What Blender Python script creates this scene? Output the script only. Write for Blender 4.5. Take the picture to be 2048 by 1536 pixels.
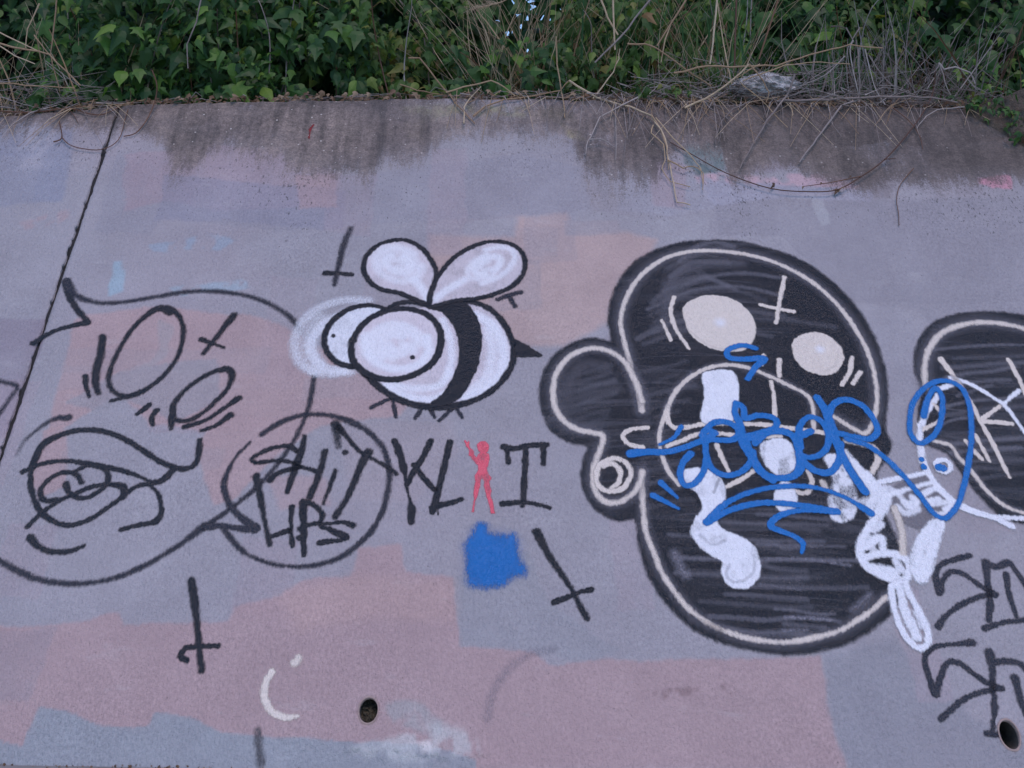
import bpy, math, random
import numpy as np
from mathutils import Vector, Matrix
R = math.radians
random.seed(7); rng = np.random.default_rng(7)
for o in list(bpy.data.objects): bpy.data.objects.remove(o)
SC = bpy.context.scene
COL = SC.collection

# ------------------------------------------------------------------ camera, sky, sun, exposure
THETA = R(50.0)                 # slope of the concrete bank
PITCH = R(-5.0)
FPX = 2000.0                    # focal length in pixels of a 2048 px wide picture
CAM_H = 1.5
CAM_D = CAM_H / math.tan(math.atan(760 / FPX) - PITCH)
cam = bpy.data.objects.new('camera', bpy.data.cameras.new('camera'))
COL.objects.link(cam)
cam.data.sensor_width = 36.0
cam.data.lens = 36.0 * FPX / 2048.0
cam.data.clip_start = 0.05
cam.data.clip_end = 2000
cam.location = (0, -CAM_D, CAM_H)
cam.rotation_euler = (R(90) + PITCH, 0, 0)
SC.camera = cam

SUN_EL, SUN_AZ = R(63), R(165)   # azimuth clockwise from +y (the bank faces -y)
world = bpy.data.worlds.new('World'); SC.world = world; world.use_nodes = True
wn = world.node_tree.nodes; wl = world.node_tree.links
sky = wn.new('ShaderNodeTexSky'); sky.sky_type = 'NISHITA'; sky.sun_disc = False
sky.sun_elevation = SUN_EL; sky.sun_rotation = SUN_AZ
sky.air_density = 1.0; sky.dust_density = 0.1; sky.ozone_density = 4.2; sky.altitude = 50
bg = wn['Background']; bg.inputs['Strength'].default_value = 0.15
wl.new(sky.outputs[0], bg.inputs['Color'])
sun = bpy.data.objects.new('sun', bpy.data.lights.new('sun', 'SUN')); COL.objects.link(sun)
sun.data.energy = 1.15; sun.data.angle = R(28); sun.data.color = (1.0, 0.75, 0.73)
sd = Vector((math.sin(SUN_AZ) * math.cos(SUN_EL), math.cos(SUN_AZ) * math.cos(SUN_EL), math.sin(SUN_EL)))
sun.rotation_euler = sd.to_track_quat('Z', 'Y').to_euler()
sun.location = sd * 30
SC.view_settings.view_transform = 'Standard'
SC.view_settings.look = 'None'
SC.view_settings.gamma = 1.0
SC.view_settings.exposure = 0.46
SC.render.engine = 'CYCLES'
SC.cycles.transparent_max_bounces = 24
SC.cycles.max_bounces = 6
SC.cycles.use_denoising = True

# ------------------------------------------------------------------ geometry of the place
ST, CT = math.sin(THETA), math.cos(THETA)
SP, CP = math.sin(PITCH), math.cos(PITCH)

def ray(px, py):
    x = (np.asarray(px, float) - 1024) / FPX; y = (768 - np.asarray(py, float)) / FPX
    return x, CP - y * SP, SP + y * CP

def W(px, py):
    """picture point -> (u, v) in metres on the bank: u along it, v up the slope from the toe"""
    dx, dy, dz = ray(px, py)
    t = (CAM_D * ST + CAM_H * CT) / (dy * ST - dz * CT)
    x, y, z = t * dx, -CAM_D + t * dy, CAM_H + t * dz
    return x, y * CT + z * ST

def bank(u, v, n=0.0):
    """point of the bank in world space, n metres off its face"""
    return Vector((u, v * CT - n * ST, v * ST + n * CT))

def at(px, py, Y):
    dx, dy, dz = ray(px, py)
    t = (Y + CAM_D) / dy
    return Vector((float(t * dx), float(Y), float(CAM_H + t * dz)))

def on(px, py, n=0.01):
    u, v = W(px, py)
    return bank(float(u), float(v), n)

def px_scale(px, py):
    a = W(px, py)[0]; b = W(np.asarray(px, float) + 1, py)[0]
    return b - a

TOPX = [-900, -300, 0, 120, 300, 600, 900, 1100, 1350, 1600, 1900, 2048, 2400, 3000]
TOPY = [262, 248, 233, 223, 207, 199, 196, 197, 206, 209, 216, 222, 240, 262]
_tu, _tv = W(TOPX, TOPY)
def v_top(u): return np.interp(u, _tu, _tv)
V1 = float(v_top(0.0)); YE, ZE = V1 * CT, V1 * ST
print('slope length', V1, 'edge', YE, ZE, 'cam d', CAM_D, 'mm/px mid', px_scale(1024, 800))

# ------------------------------------------------------------------ noise on arrays
def hsh(i, j, s):
    n = (i.astype(np.int64) * 374761393 + j.astype(np.int64) * 668265263 + s * 1442695041) & 0xFFFFFFFF
    n = ((n ^ (n >> 13)) * 1274126177) & 0xFFFFFFFF
    n = ((n ^ (n >> 16)) * 2246822519) & 0xFFFFFFFF
    return ((n ^ (n >> 15)) & 0xFFFFFF) / float(0xFFFFFF)
def vn(x, y, s=0):
    i = np.floor(x); j = np.floor(y); f = x - i; g = y - j
    f = f * f * (3 - 2 * f); g = g * g * (3 - 2 * g)
    a = hsh(i, j, s); b = hsh(i + 1, j, s); c = hsh(i, j + 1, s); d = hsh(i + 1, j + 1, s)
    return (a + (b - a) * f) * (1 - g) + (c + (d - c) * f) * g
def fbm(x, y, s=0, o=4):
    t = 0; a = 0.5; k = 1.0
    for q in range(o):
        t = t + a * vn(x * k, y * k, s + q * 17); a *= 0.5; k *= 2.03
    return t / (1 - 0.5 ** o)
def sst(a, b, x):
    t = np.clip((x - a) / (b - a), 0, 1); return t * t * (3 - 2 * t)
def relief(u, v):
    return 0.010 * (fbm(u * 0.9 + 31, v * 0.9 + 11, 5, 3) - 0.5)

# ------------------------------------------------------------------ colours: paint pigments (linear), from colours picked by eye
LIGHT = np.array([0.73, 0.765, 1.03])       # tint of the open shade the pigments were picked under
def lin(c):
    c = np.asarray(c, float) / 255.0
    return np.where(c <= 0.04045, c / 12.92, ((c + 0.055) / 1.055) ** 2.4)
def pig(r, g, b): return np.clip(lin((r + 3, g - 1, b - 12)) / LIGHT, 0.004, 0.85)
BLACK = np.array([0.008, 0.008, 0.012]); WHITE = np.array([0.88, 0.88, 0.91])
BEIGE = np.array([0.80, 0.70, 0.60]); BLUE = np.array([0.008, 0.165, 0.50]); RED = np.array([0.82, 0.12, 0.165])
GREY = np.array([0.115, 0.11, 0.125])
def pg(r, g, b): return pig(r - 9, g - 6, b - 3)

# ------------------------------------------------------------------ node helpers
def new_mat(name):
    m = bpy.data.materials.new(name); m.use_nodes = True
    nt = m.node_tree; nt.nodes.clear()
    out = nt.nodes.new('ShaderNodeOutputMaterial'); b = nt.nodes.new('ShaderNodeBsdfPrincipled')
    nt.links.new(b.outputs[0], out.inputs[0])
    return m, nt, b, out
def N(nt, t, **kw):
    n = nt.nodes.new(t)
    for k, v in kw.items():
        if k.startswith('i_'): n.inputs[int(k[2:])].default_value = v
        else: setattr(n, k, v)
    return n
def L(nt, a, b): nt.links.new(a, b)
def mixc(nt, fac, a, b, mode='MIX'):
    n = nt.nodes.new('ShaderNodeMix'); n.data_type = 'RGBA'; n.blend_type = mode
    for sock, val in ((n.inputs[0], fac), (n.inputs[6], a), (n.inputs[7], b)):
        if hasattr(val, 'is_output'): nt.links.new(val, sock)
        elif isinstance(val, (int, float)): sock.default_value = val
        else: sock.default_value = (*val, 1) if len(val) == 3 else val
    return n.outputs[2]
def math_(nt, op, a, b=None, c=None, clamp=False):
    n = nt.nodes.new('ShaderNodeMath'); n.operation = op; n.use_clamp = clamp
    for k, val in enumerate((a, b, c)):
        if val is None: continue
        if hasattr(val, 'is_output'): nt.links.new(val, n.inputs[k])
        else: n.inputs[k].default_value = val
    return n.outputs[0]
def ramp(nt, fac, stops, interp='LINEAR'):
    n = nt.nodes.new('ShaderNodeValToRGB'); n.color_ramp.interpolation = interp
    el = n.color_ramp.elements
    while len(el) < len(stops): el.new(0.5)
    for e, (p, c) in zip(el, stops):
        e.position = p; e.color = (*c, 1) if len(c) == 3 else c
    nt.links.new(fac, n.inputs[0]); return n.outputs[0]
def coords(nt, scale=(1, 1, 1)):
    t = nt.nodes.new('ShaderNodeTexCoord'); mp = nt.nodes.new('ShaderNodeMapping')
    mp.inputs['Scale'].default_value = scale
    nt.links.new(t.outputs['Object'], mp.inputs[0]); return mp.outputs[0]
def noise(nt, vec, scale, detail=3, rough=0.55, dist=0):
    n = nt.nodes.new('ShaderNodeTexNoise'); n.inputs['Scale'].default_value = scale
    n.inputs['Detail'].default_value = detail; n.inputs['Roughness'].default_value = rough
    n.inputs['Distortion'].default_value = dist
    nt.links.new(vec, n.inputs['Vector']); return n.outputs[0]

def bank_bump(nt, bsdf, strength=0.5, dist=0.004):
    """the broomed grain that runs up the slope, under and through every coat of paint"""
    c1 = coords(nt, (1, 0.62, 1)); c2 = coords(nt, (1, 1, 1))
    a = noise(nt, c1, 120, 2, 0.6); b = noise(nt, c2, 40, 4, 0.7); c = noise(nt, c2, 260, 1, 0.5)
    s = math_(nt, 'ADD', math_(nt, 'MULTIPLY', a, 0.55), math_(nt, 'MULTIPLY', b, 0.5))
    s = math_(nt, 'ADD', s, math_(nt, 'MULTIPLY', c, 0.22))
    bm = nt.nodes.new('ShaderNodeBump'); bm.inputs['Strength'].default_value = strength
    bm.inputs['Distance'].default_value = dist
    nt.links.new(s, bm.inputs['Height']); nt.links.new(bm.outputs[0], bsdf.inputs['Normal'])
    return s

# painted concrete of the bank
def make_concrete():
    m, nt, b, out = new_mat('painted_concrete')
    pa = N(nt, 'ShaderNodeAttribute', attribute_name='pig'); cv = pa.outputs['Alpha']
    grain = bank_bump(nt, b, 1.0, 0.011)
    v = coords(nt); vs = coords(nt, (1, 0.28, 1))
    # bare concrete: brown grey, mottled, streaked, with pale aggregate
    n1 = noise(nt, v, 2.2, 5, 0.65); n2 = noise(nt, coords(nt, (1, 0.15, 1)), 13, 4, 0.62); n3 = noise(nt, v, 34, 4, 0.75); n4 = noise(nt, v, 110, 2, 0.6)
    bare = ramp(nt, n1, [(0.30, (0.135, 0.110, 0.102)), (0.5, (0.225, 0.182, 0.162)), (0.70, (0.33, 0.265, 0.228))])
    bare = mixc(nt, math_(nt, 'MULTIPLY', ramp(nt, n2, [(0.44, (0, 0, 0)), (0.66, (1, 1, 1))]), 0.72), bare, (0.060, 0.052, 0.048))
    bare = mixc(nt, 0.75, bare, ramp(nt, n3, [(0.32, (0.48, 0.48, 0.48)), (0.66, (1.25, 1.23, 1.2))]), 'MULTIPLY')
    bare = mixc(nt, 0.65, bare, ramp(nt, n4, [(0.34, (0.5, 0.5, 0.5)), (0.66, (1.28, 1.26, 1.25))]), 'MULTIPLY')
    vo = N(nt, 'ShaderNodeTexVoronoi'); vo.inputs['Scale'].default_value = 46; L(nt, v, vo.inputs['Vector'])
    sel = N(nt, 'ShaderNodeSeparateColor'); L(nt, vo.outputs['Color'], sel.inputs[0])
    sp = math_(nt, 'LESS_THAN', vo.outputs['Distance'], math_(nt, 'MULTIPLY', sel.outputs[1], 0.24))
    sp = math_(nt, 'MULTIPLY', sp, math_(nt, 'GREATER_THAN', sel.outputs[0], 0.74))
    bare = mixc(nt, math_(nt, 'MULTIPLY', sp, 0.8), bare, mixc(nt, sel.outputs[2], (0.30, 0.26, 0.22), (0.62, 0.56, 0.50)))
    gr = N(nt, 'ShaderNodeAttribute', attribute_name='grime')
    bare = mixc(nt, math_(nt, 'MULTIPLY', gr.outputs['Fac'], math_(nt, 'MULTIPLY_ADD', n1, 0.8, 0.3)), bare, (0.050, 0.042, 0.038))
    # the roller paint: slightly uneven, with a little grime
    pn = noise(nt, v, 3.2, 6, 0.68); pf = noise(nt, coords(nt, (1, 0.72, 1)), 95, 4, 0.72); pm = noise(nt, v, 1.7, 3, 0.6)
    paint = mixc(nt, 0.6, pa.outputs['Color'], ramp(nt, pn, [(0.3, (0.80, 0.78, 0.79)), (0.7, (1.12, 1.12, 1.12))]), 'MULTIPLY')
    paint = mixc(nt, ramp(nt, pm, [(0.35, (0.22, 0.22, 0.22)), (0.68, (0.75, 0.75, 0.75))]), paint, ramp(nt, pf, [(0.3, (0.60, 0.60, 0.61)), (0.66, (1.12, 1.12, 1.12))]), 'MULTIPLY')
    rub = noise(nt, coords(nt, (0.35, 1, 1)), 9, 4, 0.7)
    paint = mixc(nt, ramp(nt, rub, [(0.60, (0, 0, 0)), (0.78, (0.30, 0.30, 0.30))]), paint, (0.55, 0.53, 0.52))
    # dark pits and scuffs showing through
    pa2 = N(nt, 'ShaderNodeAttribute', attribute_name='worn')
    pit = noise(nt, coords(nt, (1, 0.45, 1)), 88, 4, 0.78); dens = noise(nt, v, 1.6, 3, 0.6)
    thr = math_(nt, 'ADD', math_(nt, 'MULTIPLY_ADD', dens, -0.16, 0.775), math_(nt, 'MULTIPLY', pa2.outputs['Fac'], -0.088))
    pitm = math_(nt, 'MULTIPLY', math_(nt, 'GREATER_THAN', pit, thr), 0.88)
    paint = mixc(nt, pitm, paint, (0.06, 0.055, 0.055))
    # where the paint ends: worn through on the high grain first
    wear = math_(nt, 'ADD', math_(nt, 'MULTIPLY', noise(nt, vs, 26, 6, 0.85), 0.65), math_(nt, 'MULTIPLY', noise(nt, v, 150, 2, 0.7), 0.35))
    k = math_(nt, 'ADD', cv, math_(nt, 'MULTIPLY', math_(nt, 'SUBTRACT', wear, 0.5), 2.8))
    k = math_(nt, 'MULTIPLY', math_(nt, 'SUBTRACT', k, 0.36), 3.2, clamp=True)
    k = math_(nt, 'ADD', math_(nt, 'MULTIPLY', k, 0.62), math_(nt, 'MULTIPLY', cv, 0.38))
    L(nt, mixc(nt, k, bare, paint), b.inputs['Base Color'])
    rg = math_(nt, 'MULTIPLY_ADD', k, -0.40, 0.86)
    L(nt, rg, b.inputs['Roughness'])
    return m
MAT_WALL = make_concrete()

def make_spray():
    m, nt, b, out = new_mat('spray_paint')
    pa = N(nt, 'ShaderNodeAttribute', attribute_name='pig')
    bank_bump(nt, b, 1.0, 0.014)
    vs = coords(nt, (1, 0.5, 1)); v = coords(nt)
    al = pa.outputs['Alpha']
    fine = noise(nt, vs, 190, 3, 0.75)
    w = math_(nt, 'MULTIPLY', math_(nt, 'MULTIPLY', al, math_(nt, 'SUBTRACT', 1.0, al)), 6.0)
    a2 = math_(nt, 'ADD', al, math_(nt, 'MULTIPLY', math_(nt, 'SUBTRACT', fine, 0.5), w), clamp=True)
    pf = noise(nt, vs, 120, 3, 0.65)
    c = mixc(nt, 0.20, pa.outputs['Color'], ramp(nt, pf, [(0.3, (0.55, 0.55, 0.55)), (0.65, (1, 1, 1))]), 'MULTIPLY')
    L(nt, c, b.inputs['Base Color'])
    b.inputs['Roughness'].default_value = 0.20; b.inputs['Specular IOR Level'].default_value = 0.44
    L(nt, a2, b.inputs['Alpha'])
    return m
MAT_SPRAY = make_spray()

def simple_mat(name, c1, c2, scale=12, rough=0.8, bump=0.3, dist=0.01, spec=0.5):
    m, nt, b, out = new_mat(name)
    v = coords(nt); n = noise(nt, v, scale, 5, 0.65)
    L(nt, ramp(nt, n, [(0.3, c1), (0.7, c2)]), b.inputs['Base Color'])
    b.inputs['Roughness'].default_value = rough
    b.inputs['Specular IOR Level'].default_value = spec
    bm = N(nt, 'ShaderNodeBump'); bm.inputs['Strength'].default_value = bump; bm.inputs['Distance'].default_value = dist
    L(nt, noise(nt, v, scale * 3, 4, 0.7), bm.inputs['Height']); L(nt, bm.outputs[0], b.inputs['Normal'])
    return m
MAT_SOIL = simple_mat('dark_soil', (0.018, 0.014, 0.011), (0.060, 0.045, 0.034), 18, 0.95, 0.8, 0.03)
MAT_FLOOR = simple_mat('channel_concrete', (0.16, 0.15, 0.14), (0.30, 0.28, 0.26), 4, 0.85, 0.3)
MAT_PIPE = simple_mat('dirty_pipe', (0.06, 0.055, 0.05), (0.14, 0.125, 0.11), 20, 0.7, 0.4)
MAT_GUNK = simple_mat('pipe_debris', (0.02, 0.018, 0.012), (0.22, 0.19, 0.12), 70, 0.9, 0.9, 0.02)
MAT_JOINT = simple_mat('joint_filler', (0.008, 0.008, 0.009), (0.03, 0.028, 0.028), 40, 0.9)
MAT_PALE = simple_mat('bleached_lump', (0.16, 0.15, 0.15), (0.80, 0.78, 0.77), 34, 0.9, 0.8, 0.02)

def leaf_mat(name, stops, trans=0.35):
    m, nt, b, out = new_mat(name)
    oi = N(nt, 'ShaderNodeObjectInfo'); at_ = N(nt, 'ShaderNodeAttribute', attribute_name='tint')
    f = math_(nt, 'FRACT', math_(nt, 'ADD', oi.outputs['Random'], at_.outputs['Fac']))
    c = ramp(nt, f, stops)
    v = coords(nt)
    n = noise(nt, v, 30, 3)
    c = mixc(nt, 0.45, c, ramp(nt, n, [(0.3, (0.5, 0.5, 0.5)), (0.7, (1, 1, 1))]), 'MULTIPLY')
    L(nt, c, b.inputs['Base Color'])
    b.inputs['Roughness'].default_value = 0.5
    b.inputs['Specular IOR Level'].default_value = 0.35
    tr = N(nt, 'ShaderNodeBsdfTranslucent'); L(nt, mixc(nt, 1.0, c, (1.25, 1.35, 0.7), 'MULTIPLY'), tr.inputs[0])
    mx = N(nt, 'ShaderNodeMixShader'); mx.inputs[0].default_value = trans
    L(nt, b.outputs[0], mx.inputs[1]); L(nt, tr.outputs[0], mx.inputs[2]); L(nt, mx.outputs[0], out.inputs[0])
    return m
MAT_LEAF = leaf_mat('creeper_leaf', [(0.0, (0.022, 0.066, 0.020)), (0.4, (0.038, 0.106, 0.026)), (0.75, (0.064, 0.155, 0.032)), (0.94, (0.12, 0.25, 0.04)), (1.0, (0.18, 0.28, 0.045))])
MAT_LEAF2 = leaf_mat('yellowish_leaf', [(0.0, (0.036, 0.084, 0.020)), (0.5, (0.075, 0.150, 0.030)), (0.88, (0.15, 0.24, 0.04)), (1.0, (0.22, 0.13, 0.05))])
MAT_GRASS = leaf_mat('green_grass', [(0.0, (0.035, 0.105, 0.035)), (0.6, (0.07, 0.18, 0.06)), (1.0, (0.14, 0.21, 0.07))], 0.3)
MAT_STRAW = leaf_mat('dry_straw', [(0.0, (0.30, 0.19, 0.11)), (0.5, (0.46, 0.33, 0.20)), (1.0, (0.60, 0.48, 0.33))], 0.1)
MAT_TWIG = leaf_mat('grey_twig', [(0.0, (0.13, 0.100, 0.085)), (0.5, (0.26, 0.215, 0.195)), (1.0, (0.42, 0.37, 0.34))], 0.0)
MAT_VINE = leaf_mat('red_brown_vine', [(0.0, (0.085, 0.040, 0.025)), (0.6, (0.14, 0.065, 0.036)), (1.0, (0.20, 0.11, 0.06))], 0.0)
MAT_LITTER = leaf_mat('dead_leaf', [(0.0, (0.07, 0.040, 0.024)), (0.5, (0.15, 0.085, 0.045)), (1.0, (0.26, 0.19, 0.12))], 0.1)

# ------------------------------------------------------------------ object helpers
def link(name, mesh, mat=None, parent=None, **props):
    o = bpy.data.objects.new(name, mesh); COL.objects.link(o)
    if mat is not None and mesh is not None and not mesh.materials: mesh.materials.append(mat)
    if parent is not None: o.parent = parent
    for k, v in props.items(): o[k] = v
    return o
def pymesh(name, V, F, smooth=False):
    me = bpy.data.meshes.new(name); me.from_pydata([tuple(v) for v in V], [], F); me.update()
    if smooth: me.polygons.foreach_set('use_smooth', np.ones(len(me.polygons), bool))
    return me
def quadmesh(name, co, quads):
    me = bpy.data.meshes.new(name)
    nv, nf = len(co), len(quads)
    me.vertices.add(nv); me.vertices.foreach_set('co', np.asarray(co, np.float32).ravel())
    me.loops.add(nf * 4); me.loops.foreach_set('vertex_index', np.asarray(quads, np.int32).ravel())
    me.polygons.add(nf); me.polygons.foreach_set('loop_start', np.arange(0, nf * 4, 4, dtype=np.int32))
    try: me.polygons.foreach_set('loop_total', np.full(nf, 4, np.int32))
    except Exception: pass
    me.polygons.foreach_set('use_smooth', np.ones(nf, bool))
    me.update(calc_edges=True)
    return me
def set_pig(me, rgba):
    a = me.attributes.new('pig', 'FLOAT_COLOR', 'POINT'); a.data.foreach_set('color', np.asarray(rgba, np.float32).ravel())

# ------------------------------------------------------------------ strokes and fills on the bank
def spline(pts, closed=False, step=7.0):
    P = np.array([(p[0], p[1]) for p in pts], float)
    if len(P) == 1: return P, np.zeros(1)
    if closed: P = np.vstack([P, P[:1]])
    n = len(P); outp = []; par = []
    for i in range(n - 1):
        p0 = P[i - 1] if i > 0 else (P[-2] if closed else 2 * P[0] - P[1])
        p1, p2 = P[i], P[i + 1]
        p3 = P[i + 2] if i + 2 < n else (P[1] if closed else 2 * P[-1] - P[-2])
        d1 = max(np.linalg.norm(p1 - p0) ** .5, 1e-3); d2 = max(np.linalg.norm(p2 - p1) ** .5, 1e-3); d3 = max(np.linalg.norm(p3 - p2) ** .5, 1e-3)
        m1 = (p2 - p1) + d2 * ((p1 - p0) / d1 - (p2 - p0) / (d1 + d2)) if True else 0
        m2 = (p2 - p1) + d2 * ((p3 - p2) / d3 - (p3 - p1) / (d2 + d3))
        k = max(2, int(np.linalg.norm(p2 - p1) / step) + 1)
        t = np.linspace(0, 1, k, endpoint=(i == n - 2))[:, None]
        h = (2 * t**3 - 3 * t**2 + 1) * p1 + (t**3 - 2 * t**2 + t) * m1 + (-2 * t**3 + 3 * t**2) * p2 + (t**3 - t**2) * m2
        outp.append(h); par.append(i + t[:, 0])
    return np.vstack(outp), np.concatenate(par)

def S(pts, r=6.0, soft=4.0, col=BLACK, op=1.0, fade=(1, 1), rag=1.0):
    """a spray stroke through picture points (x, y[, radius])"""
    q, par = spline(pts)
    rr = np.interp(par, np.arange(len(pts)), [p[2] if len(p) > 2 else r for p in pts])
    if float(np.sum(col)) < .3: rr = rr * .88
    sc = px_scale(q[:, 0], q[:, 1])
    u, v = W(q[:, 0], q[:, 1])
    t = par / max(par[-1], 1e-6)
    o = op * (fade[0] + (fade[1] - fade[0]) * t)
    return dict(kind='s', u=u, v=v, r=rr * sc, soft=soft * .95 * float(sc.mean()), col=np.asarray(col, float), op=o, rag=rag)
def D(x, y, r, soft=3.0, col=BLACK, op=1.0): return S([(x, y)], r, soft, col, op)
def P(pts, soft=3.0, col=BLACK, op=1.0, smooth=True, mott=0.0, fn=None, rag=1.0):
    q = spline(pts, True)[0] if smooth else np.array(pts, float)
    sc = float(px_scale(q[:, 0], q[:, 1]).mean())
    u, v = W(q[:, 0], q[:, 1])
    return dict(kind='p', u=u, v=v, soft=soft * sc, col=np.asarray(col, float), op=op, mott=mott, fn=fn, rag=rag)

def poly_sd(U, Vv, pu, pv):
    inside = np.zeros(U.shape, bool); d2 = np.full(U.shape, 1e9)
    n = len(pu)
    for i in range(n):
        x1, y1, x2, y2 = pu[i], pv[i], pu[(i + 1) % n], pv[(i + 1) % n]
        ex, ey = x2 - x1, y2 - y1; l2 = ex * ex + ey * ey
        if l2 < 1e-14: continue
        t = np.clip(((U - x1) * ex + (Vv - y1) * ey) / l2, 0, 1)
        d2 = np.minimum(d2, (U - x1 - t * ex) ** 2 + (Vv - y1 - t * ey) ** 2)
        c = (y1 > Vv) != (y2 > Vv)
        if y1 != y2: inside ^= c & (U < ex * (Vv - y1) / (y2 - y1) + x1)
    d = np.sqrt(d2); return np.where(inside, -d, d)

def density(layer, u, v, seed):
    """coverage 0..1 of one layer on the grid u x v"""
    U, Vv = np.meshgrid(u, v)
    out = np.zeros(U.shape)
    jag = None
    m = layer['soft'] * 1.3 + 0.004
    if layer['kind'] == 's':
        lu, lv, lr, lo = layer['u'], layer['v'], layer['r'], np.broadcast_to(layer['op'], layer['u'].shape)
        segs = [(0, 0)] if len(lu) == 1 else [(i, i + 1) for i in range(len(lu) - 1)]
        jag = (vn(U * 170, Vv * 60, seed) - 0.5) * 0.0052 * layer['rag'] + (fbm(U * 22, Vv * 22, seed + 3, 2) - 0.5) * 0.005 * layer['rag']
        for a, b in segs:
            rm = max(lr[a], lr[b]) + m
            i0, i1 = np.searchsorted(u, [min(lu[a], lu[b]) - rm, max(lu[a], lu[b]) + rm])
            j0, j1 = np.searchsorted(v, [min(lv[a], lv[b]) - rm, max(lv[a], lv[b]) + rm])
            if i1 <= i0 or j1 <= j0: continue
            x = U[j0:j1, i0:i1]; y = Vv[j0:j1, i0:i1]
            ex, ey = lu[b] - lu[a], lv[b] - lv[a]; l2 = ex * ex + ey * ey
            t = np.clip(((x - lu[a]) * ex + (y - lv[a]) * ey) / l2, 0, 1) if l2 > 1e-14 else np.zeros(x.shape)
            d = np.hypot(x - lu[a] - t * ex, y - lv[a] - t * ey) - (lr[a] + t * (lr[b] - lr[a])) + jag[j0:j1, i0:i1]
            c = (1 - sst(-layer['soft'] * 0.6, layer['soft'], d)) * (lo[a] + t * (lo[b] - lo[a]))
            out[j0:j1, i0:i1] = np.maximum(out[j0:j1, i0:i1], c)
    else:
        m += 0.01
        i0, i1 = np.searchsorted(u, [layer['u'].min() - m, layer['u'].max() + m])
        j0, j1 = np.searchsorted(v, [layer['v'].min() - m, layer['v'].max() + m])
        x = U[j0:j1, i0:i1]; y = Vv[j0:j1, i0:i1]
        d = poly_sd(x, y, layer['u'], layer['v'])
        d = d + ((vn(x * 140, y * 45, seed) - 0.5) * 0.005 + (fbm(x * 28, y * 28, seed + 3, 2) - 0.5) * 0.007) * layer['rag']
        c = (1 - sst(-layer['soft'] * 0.6, layer['soft'], d)) * layer['op']
        if layer['mott']: c = c * (1 - layer['mott'] * sst(0.48, 0.75, fbm(x * 26, y * 20, seed + 9, 3)))
        out[j0:j1, i0:i1] = c
    return out

WALL = bpy.data.objects.new('graffiti_wall', None); COL.objects.link(WALL)
WALL.rotation_euler = (THETA, 0, 0)
WALL['label'] = 'long sloping concrete bank covered in spray painted drawings and lettering'
WALL['category'] = 'wall'; WALL['kind'] = 'thing'
_seed = [100]
def decal(name, layers, order, parent=None, label=None, step=0.0028):
    """one painted thing: a skin of paint lying on the bank, order = which coat it is"""
    lo = [1e9, 1e9]; hi = [-1e9, -1e9]
    for l in layers:
        mg = l['soft'] * 1.4 + 0.012 + (float(np.max(l['r'])) if l['kind'] == 's' else 0)
        lo = [min(lo[0], l['u'].min() - mg), min(lo[1], l['v'].min() - mg)]
        hi = [max(hi[0], l['u'].max() + mg), max(hi[1], l['v'].max() + mg)]
    u = np.arange(lo[0], hi[0] + step, step); v = np.arange(lo[1], hi[1] + step, step)
    A = np.zeros((len(v), len(u))); C = np.zeros((len(v), len(u), 3)); C[:] = layers[0]['col']
    U, Vv = np.meshgrid(u, v)
    for l in layers:
        _seed[0] += 1
        c = density(l, u, v, _seed[0])
        if l is layers[0]: first = c
        if l.get('clip'): c = c * sst(.80, .97, first)
        if l.get('fn'): col = l['fn'](U, Vv)
        else: col = l['col']
        na = c + A * (1 - c)
        k = np.where(na > 1e-4, c / np.maximum(na, 1e-4), 1.0 * (A < 1e-4))[..., None]
        C = C * (1 - k) + col * k
        A = na
    keep = A > 0.012
    cell = keep[:-1, :-1] | keep[1:, :-1] | keep[:-1, 1:] | keep[1:, 1:]
    jj, ii = np.nonzero(cell); w = len(u)
    q = np.stack([jj * w + ii, jj * w + ii + 1, (jj + 1) * w + ii + 1, (jj + 1) * w + ii], 1)
    used = np.unique(q); remap = np.full(w * len(v), -1); remap[used] = np.arange(len(used))
    z = relief(U, Vv) + 0.0007 + 0.00045 * order
    co = np.stack([U, Vv, z], -1).reshape(-1, 3)[used]
    me = quadmesh(name, co, remap[q])
    set_pig(me, np.concatenate([C, A[..., None]], -1).reshape(-1, 4)[used])
    o = link(name, me, MAT_SPRAY, parent or WALL)
    if label: o['label'] = label
    return o


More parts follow.
